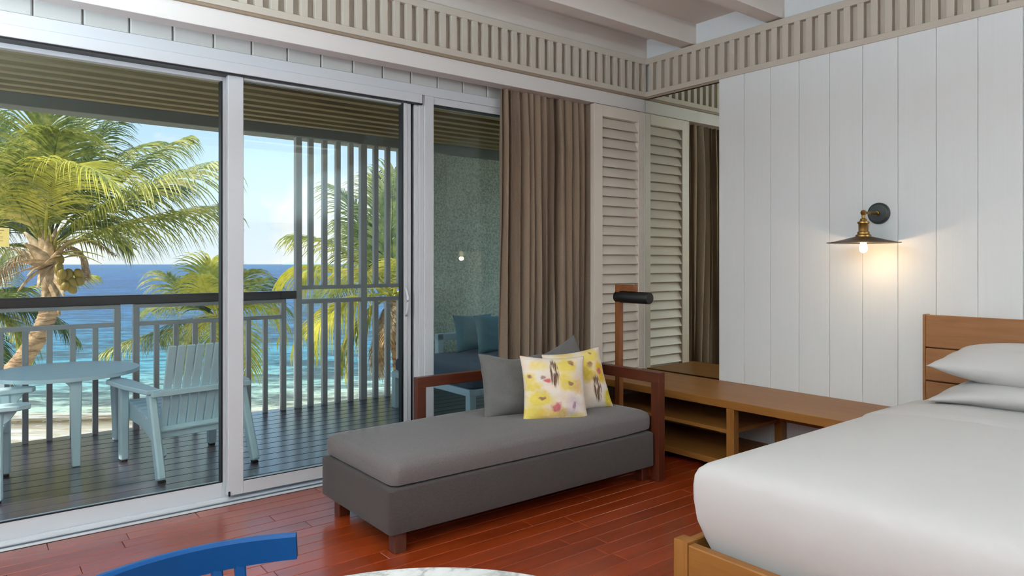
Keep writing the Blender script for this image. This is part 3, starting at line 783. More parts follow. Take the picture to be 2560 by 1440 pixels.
for k in range(24):
    for o2 in (0, 1): bm.faces.new([bm.verts[3 * k + o2], bm.verts[3 * k + 3 + o2], bm.verts[3 * k + 4 + o2], bm.verts[3 * k + 1 + o2]])
isl = poly('island', bm, M['island']); tag(isl, 'low hazy island on the horizon behind the slatted screen', 'island')

def mk_leaf(name, c1, c2, c3):
    m = bpy.data.materials.new(name); m.use_nodes = True; t = NT(m.node_tree)
    tc = t.n('ShaderNodeTexCoord'); nz = t.noise(tc.outputs['Object'], 1.6, 3, 0.6); n2 = t.noise(tc.outputs['Object'], 11, 2, 0.6)
    k = t.math('ADD', t.math('MULTIPLY', nz.outputs['Fac'], .55), t.math('MULTIPLY', n2.outputs['Fac'], .45))
    col = t.ramp(k, [(0.36, lin(c1)), (0.5, lin(c2)), (0.64, lin(c3))])
    df = t.n('ShaderNodeBsdfPrincipled'); t.l(col, df.inputs['Base Color']); df.inputs['Roughness'].default_value = 0.42; df.inputs['Specular IOR Level'].default_value = 0.5
    tl = t.n('ShaderNodeBsdfTranslucent'); t.l(col, tl.inputs[0]); mx = t.n('ShaderNodeMixShader'); mx.inputs[0].default_value = 0.33
    t.l(df.outputs[0], mx.inputs[1]); t.l(tl.outputs[0], mx.inputs[2]); o = t.n('ShaderNodeOutputMaterial'); t.l(mx.outputs[0], o.inputs[0]); return m
M['leaf'] = mk_leaf('palm_leaf', (88, 104, 42), (150, 156, 66), (214, 200, 116))
M['leaf_dark'] = mk_leaf('palm_leaf_deep', (56, 74, 40), (96, 114, 56), (146, 150, 84))
M['leaf_yellow'] = mk_leaf('palm_leaf_yellow', (156, 156, 50), (200, 194, 72), (228, 216, 108))
M['leaf_dead'] = mk_leaf('palm_leaf_dry', (128, 98, 68), (172, 144, 108), (206, 184, 152))
M['petiole'] = principled('petiole', lin((186, 176, 84)), 0.5, 0.4)[0]
M['coconut'] = paint('coconut_skin', (140, 116, 50), 0.45)
M['sheath'] = mk_leaf('palm_sheath', (150, 124, 92), (200, 172, 136), (232, 214, 184))
def mk_trunk():
    m, t, b = principled('palm_trunk', G(0.4), 0.9, 0.15); tc = t.n('ShaderNodeTexCoord')
    n1 = t.noise(t.mapping(tc.outputs['Object'], (3, 3, 16)), 1.2, 4, 0.65, 0.5)
    t.l(t.ramp(n1.outputs['Fac'], [(0.35, lin((118, 92, 70))), (0.6, lin((196, 166, 134)))]), b.inputs['Base Color']); set_bump(t, b, n1.outputs['Fac'], 0.8, 0.05); return m
M['trunk'] = mk_trunk()

def bez(p0, p1, p2, t): return p0 * (1 - t) ** 2 + p1 * (2 * t * (1 - t)) + p2 * t * t
def frond(parent, p0, p1, p2, leaf, mat, n=58, hang=0.55, seed=0, wind=Vector((0.25, -0.15, 0)), start=0.16, wid=0.042, rad=0.028, loc0=None):
    """arched midrib with two combs of drooping leaflets"""
    r = random.Random(seed); bm = bmesh.new()
    M_ = 22; pts = [bez(p0, p1, p2, i / M_) for i in range(M_ + 1)]
    tube(bm, pts, [rad * (1 - .85 * i / M_) for i in range(M_ + 1)], 5)
    up = Vector((0, 0, 1))
    for i in range(n):
        t = start + (1 - start) * (i + .5) / n
        c = bez(p0, p1, p2, t); tg = (bez(p0, p1, p2, min(t + .02, 1)) - bez(p0, p1, p2, t - .02)).normalized()
        side = tg.cross(up)
        if side.length < .15: side = Vector((SF, -CF, 0))
        side.normalize()
        L = leaf * (0.45 + 0.75 * math.sin(PI * min(1, (t - start) / (1 - start) * 0.86 + .14)) ** .8) * r.uniform(.88, 1.08)
        if t > .93: L *= .75
        for sg in (-1, 1):
            d = (side * sg * (0.85 - .35 * t) + tg * (0.42 + .55 * t) + up * r.uniform(.05, .22)).normalized()
            p = c + d * .01; segs = 6; st = L / segs; prev = None
            wdir = tg.copy()
            for k in range(segs + 1):
                ww = wid * (0.55 if k == 0 else (1.0 - (k / segs) ** 1.8 * .93)) * (0.7 + .5 * (1 - t))
                wv = (wdir - d * wdir.dot(d))
                wv = wv.normalized() if wv.length > 1e-3 else side
                a, b2 = bm.verts.new(p - wv * ww / 2), bm.verts.new(p + wv * ww / 2)
                if prev: bm.faces.new((prev[0], prev[1], b2, a))
                prev = (a, b2)
                p = p + d * st
                d = (d + Vector((0, 0, -hang * (0.5 + .23 * k) * .67 * r.uniform(.7, 1.2))) + wind * .24 * r.uniform(.4, 1.3)).normalized()
    o = poly('frond', bm, mat, parent, False)
    return o
def trunk(parent, pts, r0, r1):
    bm = bmesh.new(); n = len(pts); fine = []
    for i in range(n - 1):
        for k in range(12): fine.append(pts[i].lerp(pts[i + 1], k / 12))
    fine.append(pts[-1]); N = len(fine)
    rad = [(r0 + (r1 - r0) * i / (N - 1)) * (1.0 + (.05 if i % 2 else -.03)) for i in range(N)]
    tube(bm, fine, rad, 14)
    return poly('trunk', bm, M['trunk'], parent, True)
def palm(label, base_uv, d, trunk_uv, specs, leaf, r0=.19, r1=.15, seed=0, n=58):
    c = px(*base_uv, d); foot = px(*trunk_uv[-1][:2], d * (trunk_uv[-1][2] if len(trunk_uv[-1]) > 2 else 1)); 
    pts = [px(q[0], q[1], d * (q[2] if len(q) > 2 else 1)) for q in trunk_uv]
    dirn = (pts[-1] - pts[-2]); f = (SEA_Z + .42 - pts[-1].z) / dirn.z if dirn.z < 0 else 0
    pts.append(pts[-1] + dirn * max(f, 0)); pts = [c] + pts
    t = thing('coconut_palm', label, 'palm tree', tuple(pts[-1]), 'coconut palms below the balcony')
    trunk(t, pts[::-1], r0, r1)
    for i, sp in enumerate(specs):
        tip, mid, dd, mid_d, mt = sp[:5]; kw = sp[5] if len(sp) > 5 else {}
        p0 = c + Vector((rnd.uniform(-.05, .05), rnd.uniform(-.05, .05), rnd.uniform(-.05, .1)))
        p2 = px(tip[0], tip[1], d + dd); m_ = px(mid[0], mid[1], d + mid_d); p1 = m_ * 2 - (p0 + p2) / 2
        kk = dict(n=n, seed=seed + i, hang=.5); kk.update(kw); lf = kk.pop('leaf', leaf)
        frond(t, p0, p1, p2, lf, M[mt], **kk)
    return t, c
# left palm, crown in front of the sea
specs = [((560, 514), (330, 560), 0.4, .2, 'leaf', dict(hang=.75, leaf=1.3)), ((548, 408), (330, 490), -.6, -.3, 'leaf', dict(hang=.8, leaf=1.3)), ((465, 345), (270, 465), .9, .4, 'leaf', dict(hang=.7)),
         ((285, 280), (205, 420), .3, .1, 'leaf_dark'), ((430, 470), (280, 510), 1.6, .8, 'leaf_dark'), ((200, 250), (160, 420), 1.2, .5, 'leaf_dark'), ((105, 255), (108, 430), -.6, -.3, 'leaf'),
         ((300, 470), (150, 432), -3.0, -1.9, 'leaf_yellow', dict(hang=.35)), ((-40, 250), (40, 420), .8, .3, 'leaf'), ((-120, 300), (10, 440), -.6, -.3, 'leaf'),
         ((-210, 360), (-30, 470), .2, .1, 'leaf'), ((-230, 450), (-60, 500), 1.3, .6, 'leaf_dark'), ((-200, 560), (-40, 540), -.4, -.2, 'leaf'), ((60, 380), (70, 470), -2.6, -1.4, 'leaf'),
         ((-60, 470), (20, 480), -2.4, -1.5, 'leaf'), ((-150, 700), (-30, 620), .9, .4, 'leaf'), ((20, 330), (70, 400), 2.4, 1.0, 'leaf_dark'), ((330, 620), (230, 560), 2.0, 1.0, 'leaf_dark'),
         ((150, 330), (130, 440), -1.4, -.7, 'leaf'), ((380, 360), (235, 440), 1.8, .9, 'leaf'), ((-110, 640), (10, 560), 2.2, 1.1, 'leaf_dark'),
         ((215, 700), (190, 625), .4, .2, 'leaf_dead', dict(leaf=.35, n=30, hang=.9)), ((-60, 760), (20, 665), .3, .1, 'leaf_dead', dict(leaf=.4, n=30, hang=.9)), ((290, 640), (200, 600), -.5, -.2, 'leaf_dead', dict(leaf=.22, n=26))]
pl, pc = palm('tall coconut palm with a bunch of coconuts, left of the photo', (118, 632), 13.5, [(128, 700), (126, 770), (104, 830), (52, 905), (-30, 990)], specs, 1.15, .17, .15, 100, 62)
for i in range(12):
    a = rnd.uniform(0, 6.28)
    q = px(168 + rnd.uniform(-30, 34), 672 + rnd.uniform(-42, 42), 13.0 + rnd.uniform(-.25, .15))
    if i < 8: q = px((150, 172, 196, 154, 181, 198, 163, 180)[i], (682, 684, 684, 702, 706, 702, 716, 722)[i], 12.95 + .08 * (i % 3))
    lathe('coconut', M['coconut'], [(0.001, -.105), (.042, -.092), (.072, -.042), (.080, .017), (.063, .067), (.026, .097), (.001, .102)], pl, 14, 'z', tuple(q), rot=(rnd.uniform(-.6, .6), rnd.uniform(-.6, .6), 0))
for i, (u, v, L, an) in enumerate(((70, 690, .9, 2.3), (150, 640, .7, .3), (30, 660, 1.2, 2.8), (95, 720, .7, 2.0), (160, 740, .9, 1.0), (60, 610, .8, 2.6), (185, 600, .7, .6), (120, 590, .6, 1.4), (150, 790, .8, 1.3), (10, 700, 1.0, 2.6), (95, 560, 1, 1), (140, 570, 1, 1), (60, 580, 1, 1), (175, 625, 1, 1), (45, 730, 1, 1), (205, 640, 1, 1), (110, 760, 1, 1), (20, 620, 1, 1))):
    bm = bmesh.new(); p = px(120, 668, 13.25); q = px(u, v, 12.75 + .03 * i); mid = (p + q) / 2 + Vector((0, 0, .15))
    ps = [bez(p, mid, q, k / 8) for k in range(9)]
    for k in range(8):
        w0, w1_ = .17 * (1 - k / 9), .17 * (1 - (k + 1) / 9); sx = Vector((SF, -CF, .4)).normalized()
        va = [bm.verts.new(x) for x in (ps[k] - sx * w0, ps[k] + sx * w0, ps[k + 1] + sx * w1_, ps[k + 1] - sx * w1_)]; bm.faces.new(va)
    bmesh.ops.remove_doubles(bm, verts=list(bm.verts), dist=1e-4)
    bmesh.ops.solidify(bm, geom=list(bm.faces), thickness=.012)
    poly('dry_sheath', bm, M['sheath'], pl, True)
for i in range(14):
    bm = bmesh.new(); p = px(130, 640, 13.3); q = px(150 + rnd.uniform(-50, 120), 600 + rnd.uniform(-50, 60), 12.9 + rnd.uniform(-.3, .3))
    tube(bm, [bez(p, (p + q) / 2 + Vector((0, 0, .2)), q, k / 6) for k in range(7)], [.022, .02, .017, .014, .011, .008, .004], 5)
    poly('flower_stalk', bm, M['petiole'], pl, True)
# small palm behind the armchair
specs2 = [((528, 652), (528, 720), .3, .1, 'leaf_yellow'), ((418, 688), (470, 742), .4, .2, 'leaf'), ((612, 682), (575, 735), -.3, -.1, 'leaf'), ((378, 778), (455, 765), .9, .4, 'leaf'),
          ((252, 888), (372, 838), .3, .4, 'leaf', dict(hang=.8)), ((700, 850), (655, 768), .2, .1, 'leaf_yellow', dict(hang=.8)), ((690, 772), (630, 752), .8, .4, 'leaf'), ((500, 690), (520, 740), -1.3, -.6, 'leaf_yellow'),
          ((450, 920), (480, 822), -.8, -.5, 'leaf', dict(hang=.7)), ((560, 690), (550, 740), 1.2, .5, 'leaf_dark'), ((620, 930), (605, 820), -.8, -.5, 'leaf_yellow', dict(hang=.7)), ((400, 860), (455, 808), 1.0, .5, 'leaf_dark'), ((530, 900), (538, 800), -1.6, -.9, 'leaf_yellow', dict(hang=.5)),
          ((470, 700), (495, 745), 1.0, .4, 'leaf_dark'), ((650, 700), (600, 745), 1.0, .4, 'leaf_dark')]
palm('small bright coconut palm growing behind the outdoor armchair', (545, 800), 16.5, [(547, 850), (556, 960), (570, 1100)], specs2, .9, .15, .12, 300, 38)
# right palm behind the slatted screen
specs3 = [((747, 594), (880, 638), .2, .2, 'leaf'), ((850, 478), (925, 590), .5, .3, 'leaf'), ((985, 425), (978, 580), .3, .1, 'leaf_dark'), ((940, 440), (960, 590), 1.1, .5, 'leaf_dark'), ((748, 690), (838, 676), -1.2, -.6, 'leaf_yellow', dict(hang=.7)),
          ((772, 842), (858, 758), -1.0, -.5, 'leaf_yellow', dict(hang=.8)), ((868, 880), (908, 795), -.3, -.2, 'leaf'), ((1060, 480), (1025, 600), .3, .1, 'leaf'), ((1180, 560), (1090, 640), -.2, -.1, 'leaf'), ((1200, 700), (1090, 690), .6, .3, 'leaf_dark'),
          ((1010, 660), (1000, 668), -2.4, -1.5, 'leaf_yellow'), ((905, 690), (940, 690), -2.2, -1.4, 'leaf'), ((1130, 860), (1060, 770), .4, .2, 'leaf'), ((820, 740), (890, 715), 1.4, .7, 'leaf_dark'), ((870, 560), (930, 640), 1.5, .7, 'leaf_dark'),
          ((940, 930), (955, 820), -.4, -.2, 'leaf_dead', dict(leaf=.5, n=34, hang=.9)), ((1010, 920), (1000, 820), .2, .1, 'leaf_dead', dict(leaf=.45, n=30, hang=.9)), ((965, 860), (968, 800), -.8, -.4, 'leaf_dead', dict(leaf=.4, n=30, hang=.9))]
palm('coconut palm with dry hanging fronds seen through the slatted screen', (985, 745), 12.5, [(992, 800), (1002, 900), (1018, 1040)], specs3, .95, .16, .14, 500, 46)
# a lower palm at the far left, below the handrail
specs4 = [((70, 905), (30, 800), 0, 0, 'leaf', dict(hang=.8)), ((100, 790), (20, 762), .5, .3, 'leaf_dark'), ((230, 690), (90, 715), 1.2, .6, 'leaf'), ((-200, 700), (-120, 730), .3, .2, 'leaf'), ((20, 960), (-20, 850), -.6, -.3, 'leaf_dark', dict(hang=.8)), ((-160, 900), (-110, 800), .2, .1, 'leaf'), ((40, 720), (-10, 745), -.8, -.4, 'leaf_dark'), ((10, 640), (-30, 720), .6, .3, 'leaf_dark'), ((190, 850), (80, 775), .6, .3, 'leaf_dark', dict(hang=.9))]
palm('low coconut palm at the left edge, behind the trunk of the tall palm', (-60, 790), 17.0, [(-62, 840), (-66, 960), (-70, 1080)], specs4, .85, .15, .12, 700, 46)

# ------------------------------------------------------------------ shutter, curtain, mirror
shu = thing('louvred_shutter', 'cream louvred shutter panel between the curtain and the mirror', 'shutter', (3.88, 3.65, 0.0))
SX0, SX1, SZ0, SZ1 = 3.603, 4.148, 0.02, 2.398
SH = M['shutter']
box('stile', SH, (SX0, 3.632, SZ0), (3.69, 3.672, SZ1), shu, bev=0.002)
box('stile', SH, (4.076, 3.632, SZ0), (SX1, 3.672, SZ1), shu, bev=0.002)
box('top_rail', SH, (3.69, 3.632, 2.316), (4.076, 3.672, SZ1), shu, bev=0.002)
box('bottom_rail', SH, (3.69, 3.632, SZ0), (4.076, 3.672, .165), shu, bev=0.002)
box('back_panel', SH, (3.68, 3.688, .1), (4.08, 3.694, 2.33), shu, bev=0)
nl = 30; pit = (2.316 - .165) / nl
lm = box_me((.386, .083, .008), SH, 0.002)
for i in range(nl):
    o = new_obj('louvre', lm, shu, (3.883, 3.657, .165 + pit * (i + .42))); o.rotation_euler = (math.radians(63), 0, 0)
bm = bmesh.new(); cols = []
def curtain_y(s, z, ph):
    f = min(1.0, (2.4 - z) / .35)
    amp = 0.036 + 0.020 * f
    a = 2 * PI * (14.0 * s + 0.55 * math.sin(5.1 * s + .4) + 0.5 * noise.noise(Vector((s * 3, z * .25, 2.0))))
    q = math.sin(a); q = math.copysign(abs(q) ** .72, q)
    return amp * q * (0.75 + .5 * noise.noise(Vector((s * 9, z * .2, .5)))) + .012 * noise.noise(Vector((s * 24, z * .9, 3)))
NS, NZ = 420, 40
for i in range(NS + 1):
    s = i / NS; col_ = []
    for j in range(NZ + 1):
        z = 2.401 - (2.401 - .03) * j / NZ
        x = 2.828 + .84 * s + .014 * math.sin(2 * PI * 14.0 * s + 1.0) * min(1, 12 * s * (1 - s)) + .02 * noise.noise(Vector((s * 6, z * .5, 7))) * min(1, (2.401 - z)) * min(1, 10 * s)
        col_.append(bm.verts.new((x, 3.722 + curtain_y(s, z, 0) * .85 + .0, z)))
    cols.append(col_)
for i in range(NS):
    for j in range(NZ): bm.faces.new((cols[i][j], cols[i + 1][j], cols[i + 1][j + 1], cols[i][j + 1]))
cur = poly('curtain', bm, M['curtain'], None, True)
tag(cur, 'taupe brown pleated curtain gathered beside the shutter', 'curtain')
mir = thing('wall_mirror', 'tall frameless mirror in the corner beside the shutter', 'mirror', (4.15, 3.28, 0.01))
box('mirror_glass', M['mirror'], (4.1455, 2.948, 0.02), (4.150, 3.625, 2.494), mir, bev=0)
box('mirror_edge', M['dark'], (4.144, 2.9465, 0.02), (4.152, 2.9485, 2.494), mir, bev=0)
box('mirror_back', M['dark'], (4.1502, 2.948, 0.02), (4.1645, 3.63, 2.494), mir, bev=0)
box('mirror_edge', M['dark'], (4.139, 2.948, 2.4935), (4.15, 3.6, 2.499), mir, bev=0)

# ------------------------------------------------------------------ bench shelf along the bed wall
be = thing('wooden_bench', 'long light oak bench with open shelves along the boarded wall', 'bench', (3.84, 2.3, 0))
OK, OKZ = M['oak'], M['oak_z']
box('bench_top', OK, (3.548, 1.665, .388), (4.125, 3.628, .436), be, bev=0.003)
box('shelf', OK, (3.555, 2.45, .240), (4.11, 3.628, .263), be, bev=0.002)
box('shelf', OK, (3.555, 2.45, .040), (4.11, 3.628, .075), be, bev=0.002)
for (x0, y0) in ((3.55, 2.432), (4.06, 2.432), (3.55, 3.575), (4.06, 3.575), (3.55, 1.67), (4.06, 1.67)):
    box('leg', OKZ, (x0, y0, 0), (x0 + .052, y0 + .052, .389), be, bev=0.003)
box('back_rail', OK, (4.095, 1.69, .24), (4.115, 2.45, .30), be, bev=0.002)

# ------------------------------------------------------------------ chaise and its cushions
ch = thing('chaise_daybed', 'long grey upholstered chaise with red brown wooden frame by the window', 'chaise', (2.3, 3.04, 0))
CX0, CX1, CY0, CY1 = 1.428, 3.118, 2.655, 3.375
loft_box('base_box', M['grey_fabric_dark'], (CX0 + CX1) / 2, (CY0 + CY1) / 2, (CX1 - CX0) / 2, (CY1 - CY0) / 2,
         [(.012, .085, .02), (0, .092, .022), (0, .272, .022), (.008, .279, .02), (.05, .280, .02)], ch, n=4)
def cw(x, y, z):
    if z > .30:
        f = (x - CX0) / (CX1 - CX0); g = (y - CY0) / (CY1 - CY0)
        z += .016 * math.sin(PI * f) * math.sin(PI * max(0, min(1, g))) + .004 * noise.noise(Vector((x * 3, y * 3, 0)))
        z += .012 * f
    else:
        f = (x - CX0) / (CX1 - CX0); z += .012 * max(0, (f - .75) / .25) ** 2
    return (x, y, z)
loft_box('seat_cushion', M['grey_fabric'], (CX0 + CX1) / 2 + .012, (CY0 + CY1) / 2 + .012, (CX1 - CX0) / 2 - .006, (CY1 - CY0) / 2 - .004,
         [(.02, .281, .04), (.004, .290, .045), (0, .315, .05), (0, .350, .05), (.008, .372, .05), (.03, .385, .05), (.08, .389, .05), (.18, .391, .04), (.30, .392, .03)], ch, cw, n=6, m=16)
MB, MBX, MBY = M['merbau'], M['merbau_x'], M['merbau_y']
for (x0, y0) in ((1.462, 2.675), (1.462, 3.235)): box('leg', MB, (x0, y0, 0), (x0 + .058, y0 + .058, .088), ch, bev=0.003)
box('arm_post', MB, (3.122, 2.632, 0), (3.178, 2.690, .560), ch, bev=0.003)
box('arm_post', MB, (3.122, 3.365, 0), (3.178, 3.423, .560), ch, bev=0.003)
box('arm_rail', MBY, (3.122, 2.632, .558), (3.178, 3.423, .618), ch, bev=0.003)
box('back_post', MB, (1.985, 3.378, 0), (2.043, 3.420, .556), ch, bev=0.003)
box('back_rail', MBX, (1.985, 3.378, .552), (3.124, 3.420, .610), ch, bev=0.003)
box('leg', MB, (3.06, 2.70, 0), (3.118, 2.758, .09), ch, bev=0.003)
R_ = math.radians
cushion('grey_cushion', 'plain grey cushion leaning left of the floral cushions', M['pillow_grey'], (2.430, 3.045, .386), R_(-9), R_(-20), R_(4), .42, .365, .15, 11, 'cushions on the chaise', dent=.02)
cushion('floral_cushion', 'yellow floral cushion in front, overlapping the other floral one', M['floral_a'], (2.540, 2.850, .380), R_(-19), R_(-17), R_(3), .385, .365, .13, 12, 'cushions on the chaise')
cushion('floral_cushion', 'yellow floral cushion behind, nearer to the wooden arm', M['floral_b'], (2.818, 2.915, .388), R_(-12), R_(-19), R_(-4), .40, .365, .13, 13, 'cushions on the chaise')
cushion('grey_cushion', 'grey cushion mostly hidden behind the rear floral cushion', M['pillow_grey'], (2.945, 3.12, .395), R_(-6), R_(-15), R_(-20), .40, .37, .12, 14, 'cushions on the chaise')

# reading lamp on a wooden post
rl = thing('reading_lamp', 'reading floor lamp with wooden post and black cylinder head', 'floor lamp', (3.405, 3.20, 0))
LW = M['lamp_wood']
box('post', LW, (3.386, 3.182, .02), (3.424, 3.222, 1.062), rl, bev=0.002)
box('top_arm', LW, (3.386, 3.055, 1.060), (3.424, 3.222, 1.102), rl, bev=0.002)
box('base', M['black_metal'], (3.30, 3.11, 0), (3.51, 3.28, .02), rl, bev=0.004)
lathe('lamp_head', M['black_metal'], [(0.001, -.175), (.034, -.175), (.0375, -.170), (.038, .10), (.036, .108), (.001, .108)], rl, 32, 'y', (3.405, 3.115, 1.022))

# ------------------------------------------------------------------ wall sconce
scn = thing('wall_sconce', 'lit wall lamp with brass arm and flat bronze shade', 'wall lamp', (4.128, 1.867, 1.527))
lathe('wall_plate', M['plate_metal'], [(.001, -.024), (.049, -.024), (.051, -.0238), (.055, -.022), (.0595, -.017), (.061, -.012), (.061, 0), (.001, 0)], scn, 40, 'x', (4.128, 1.867, 1.527))
bm = bmesh.new(); tube(bm, [Vector((4.11, 1.867, 1.527)), Vector((4.0, 1.864, 1.524)), Vector((3.925, 1.862, 1.522))], .0085, 12); sarm = poly('arm', bm, M['brass'], scn, True, .6)
lathe('arm_collar', M['brass'], [(.001, -.012), (.012, -.010), (.014, .0), (.001, .003)], sarm, 20, 'x', (4.103, 1.867, 1.527))
SXc, SYc = 3.925, 1.861
lathe('elbow_joint', M['brass'], [(.001, -.016), (.011, -.012), (.016, 0), (.011, .012), (.001, .016)], scn, 20, 'z', (SXc, SYc, 1.522))
holder = lathe('lamp_holder', M['brass'], [(.001, .145), (.009, .145), (.009, .108), (.016, .104), (.020, .092), (.030, .088), (.031, .080), (.026, .074), (.025, .036), (.031, .032), (.031, .020), (.040, .014), (.041, .004), (.036, -.002), (.043, -.010), (.001, -.010)], scn, 32, 'z', (SXc, SYc, 1.372 + .012))
sh_o = lathe('lamp_shade', M['shade_brass'], [(.036, .034), (.06, .028), (.12, .013), (.182, 0), (.187, .001), (.187, -.002), (.181, -.003), (.12, .009), (.06, .024), (.036, .030)], scn, 56, 'z', (SXc, SYc, 1.357))
bulb = lathe('bulb', M['bulb'], [(.001, .028), (.012, .026), (.013, .012), (.020, -.012), (.022, -.030), (.016, -.046), (.001, -.053)], holder, 24, 'z', (SXc, SYc, 1.352))
lg = light('sconce_light', 'POINT', (SXc, SYc, 1.285), 1.7, (1.0, 0.70, 0.40), shadow_soft_size=0.02)

# ------------------------------------------------------------------ bed
bd = thing('bed', 'oak bed frame with low foot rail and boarded headboard', 'bed', (3.05, 0.6, 0))
BX0, BY0, BY1 = 2.02, -0.36, 1.635
box('post', OKZ, (BX0, BY1 - .062, 0), (BX0 + .06, BY1, .258), bd, bev=0.006, seg=2)
box('post', OKZ, (BX0, BY0, 0), (BX0 + .06, BY0 + .062, .258), bd, bev=0.006, seg=2)
box('foot_rail', M['oak'], (BX0 + .004, BY0 + .06, .06), (BX0 + .045, BY1 - .061, .249), bd, bev=0.004)
box('side_rail', M['oak_x'], (BX0 + .06, BY1 - .045, .06), (4.08, BY1 - .012, .249), bd, bev=0.004)
box('side_rail', M['oak_x'], (BX0 + .06, BY0 + .012, .06), (4.08, BY0 + .045, .249), bd, bev=0.004)
box('slat_base', M['oak'], (BX0 + .05, BY0 + .05, .13), (4.06, BY1 - .05, .15), bd, bev=0)
HBm = M['headboard']
hp = box('headboard_panel', HBm, (4.094, BY0, .10), (4.124, BY1 - .03, .955), bd, bev=0.002)
for z0, z1 in ((.797, .968), (.620, .790), (.443, .613), (.266, .436)):
    box('headboard_board', HBm, (4.066, BY0, z0), (4.095, BY1 - .036, z1), hp, bev=0.003)
box('headboard_end', HBm, (4.064, BY1 - .036, .0), (4.124, BY1 - .022, .970), bd, bev=0.002)
mt = thing('mattress', 'thick white made-up mattress and duvet on the oak bed', 'mattress', (3.08, .62, .15))
MX0, MX1, MY0, MY1 = 2.075, 4.055, -.31, 1.588
LN = M['linen']
BPROF = [(.05, .151, .02), (.045, .20, .02), (.028, .26, .02), (.010, .33, .02), (.002, .40, .018), (0, .45, .018), (.002, .485, .018), (.010, .507, .02), (.026, .522, .03), (.055, .535, .05), (.10, .545, .07), (.18, .553, .08), (.30, .558, .08), (.50, .561, .06), (.72, .562, .04), (.93, .562, .01)]
def mw(x, y, z):
    fx = (x - MX0) / (MX1 - MX0); fy = (y - MY0) / (MY1 - MY0)
    if z > .40: z += .030 * math.sin(PI * min(1, max(0, fx * .75 + .08))) * min(1, 5 * fy * (1 - fy) + .25) + .004 * noise.noise(Vector((x * 2.2, y * 2.2, 0)))
    # the foot end bellies out a little and tucks in at the rail
    k = max(0, 1 - (x - MX0) / .3); b_ = math.sin(PI * max(0, min(1, (z - .15) / .42)))
    x -= .018 * k * b_
    x += .012 * k * max(0, .30 - z) / .15
    return (x, y, z)
loft_box('mattress_body', LN, (MX0 + MX1) / 2, (MY0 + MY1) / 2, (MX1 - MX0) / 2, (MY1 - MY0) / 2,
         BPROF, mt, mw, n=5, m=30)
# turned-back sheet band over the duvet near the pillows
bm = bmesh.new(); rows = []
for i in range(13):
    x = 3.27 + .48 * i / 12; rw = []
    for j in range(61):
        y = MY0 + .006 + (MY1 - MY0 - .012) * (.5 - .5 * math.cos(PI * j / 60))
        e = min(y - MY0, MY1 - y); z = BPROF[-1][1]
        for (i0, z0, _), (i1, z1, _) in zip(BPROF[6:-1], BPROF[7:]):
            if i0 <= e <= i1: z = z0 + (z1 - z0) * (e - i0) / (i1 - i0); break
        z = mw(x, y, z)[2] + (.009 if i else -.002)
        rw.append(bm.verts.new((x if i else x - .006, y, z)))
    rows.append(rw)
for i in range(12):
    for j in range(60): bm.faces.new((rows[i][j], rows[i + 1][j], rows[i + 1][j + 1], rows[i][j + 1]))
poly('folded_sheet', bm, LN, mt, True, .9)
def bed_pillow(label, cx, cy, z, wd, dp, th, rz, seed, tilt, curl):
    me = pillow_me(wd, dp, th, LN, seed, n=30, pinch=.06)
    for v in me.vertices: v.co.y += curl * (2 * v.co.x / wd) ** 2
    o = new_obj('bed_pillow', me, None, (cx, cy, z))
    o.rotation_euler = (Matrix.Rotation(rz, 3, 'Z') @ Matrix.Rotation(R_(-90) + tilt, 3, 'X')).to_euler()
    return tag(o, label, 'pillow', 'white bed pillows')
bed_pillow('white bed pillow lying on top of the other by the headboard', 3.60, .985, .748, .86, .44, .19, R_(-90), 21, R_(6), -.012)
bed_pillow('white bed pillow lying underneath on the turned-down sheet', 3.585, .985, .645, .86, .48, .15, R_(-90), 22, R_(3), .050)

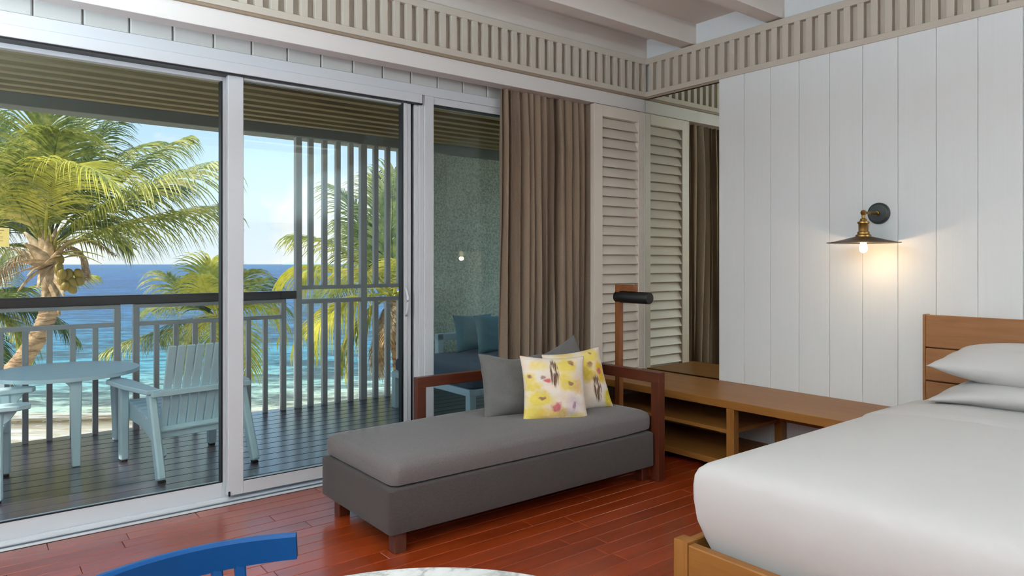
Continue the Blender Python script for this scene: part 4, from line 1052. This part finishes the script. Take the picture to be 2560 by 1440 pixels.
# ------------------------------------------------------------------ blue chair and marble table near the camera
bc = thing('blue_chair', 'glossy blue dining chair with a curved back rail', 'chair', (.335, 1.16, 0))
BL = M['blue_paint']
def arc_pts(n=28):
    # circle through the measured rail: ends nearer the table, middle away from it
    out = []
    for k in range(n + 1):
        x = .138 + .374 * k / n; q = (x - .325) / .187
        out.append((x, 1.374 - .048 * q * q))
    return out
def arc_rail(name, z0, z1, th, parent):
    bm = bmesh.new(); rows = []
    P_ = arc_pts()
    for i, (x, y) in enumerate(P_):
        a = P_[max(i - 1, 0)]; b2 = P_[min(i + 1, len(P_) - 1)]; tx, ty = b2[0] - a[0], b2[1] - a[1]; l = math.hypot(tx, ty); nx, ny = -ty / l, tx / l
        q = abs(i / (len(P_) - 1) * 2 - 1); zb = z0 + .004 * q
        rows.append([bm.verts.new((x + nx * s * th, y + ny * s * th + (.006 if zz > .7 else 0), zz)) for s, zz in ((0, zb), (1, zb), (1, z1 - .004), (.6, z1), (.25, z1), (0, z1 - .005))])
    for i in range(len(rows) - 1):
        for k in range(6): bm.faces.new((rows[i][k], rows[i][(k + 1) % 6], rows[i + 1][(k + 1) % 6], rows[i + 1][k]))
    bm.faces.new(rows[0]); bm.faces.new(rows[-1]); bmesh.ops.recalc_face_normals(bm, faces=list(bm.faces))
    return poly(name, bm, BL, parent, True, .5)
arc_rail('back_rail', .672, .722, .022, bc)
lathe('seat', BL, [(.001, .425), (.19, .425), (.205, .432), (.21, .445), (.20, .452), (.001, .446)], bc, 40, 'z', (.33, 1.14, 0))
P_ = arc_pts()
for k in (4, 10, 18, 21): beam('spindle', BL, (P_[k][0] * .86 + .048, P_[k][1] - .07, .44), (P_[k][0], P_[k][1] + .010, .678), .020, .016, bc)
for sx_ in (-1, 1):
    for sy in (-1, 1): beam('leg', BL, (.33 + sx_ * .13, 1.14 + sy * .13, .43), (.33 + sx_ * .19, 1.14 + sy * .19, 0), .036, .036, bc, w2=.024, h2=.024, bev=0.005)
mtb = thing('marble_table', 'round white marble table at the bottom edge of the photo', 'table', (.385, .70, 0))
TCX, TCY = .392, .690
lathe('table_top', M['marble'], [(.001, .715), (.385, .715), (.397, .721), (.400, .731), (.396, .738), (.388, .740), (.001, .740)], mtb, 96, 'z', (TCX, TCY, 0))
lathe('pedestal', M['black_metal'], [(.001, .715), (.12, .715), (.12, .708), (.032, .70), (.032, .04), (.06, .025), (.20, .014), (.205, 0), (.001, 0)], mtb, 40, 'z', (TCX, TCY, 0))

# stands and bowls of the added fill uplighters, out of view
for i, (lx, ly, lz, pw) in enumerate(FILL_LAMPS):
    ul = thing('added_fill_uplighter', ('added unseen black fill uplighter beside the glass doors', 'added unseen black fill uplighter halfway along the left wall', 'added unseen black fill uplighter in the rear corner on the bed side')[i], 'floor lamp', (lx, ly, 0), 'added fill uplighters out of view')
    lathe('bowl', M['black_metal'], [(.001, -.12), (.06, -.115), (.14, -.08), (.20, 0), (.205, 0), (.205, -.002), (.145, -.088), (.065, -.125), (.001, -.13)][::-1], ul, 40, 'z', (lx, ly, lz))
    lathe('pole', M['black_metal'], [(.012, .02), (.012, lz - .11)], ul, 12, 'z', (lx, ly, 0))
    lathe('base', M['black_metal'], [(.001, .025), (.14, .02), (.15, 0), (.001, 0)], ul, 32, 'z', (lx, ly, 0))
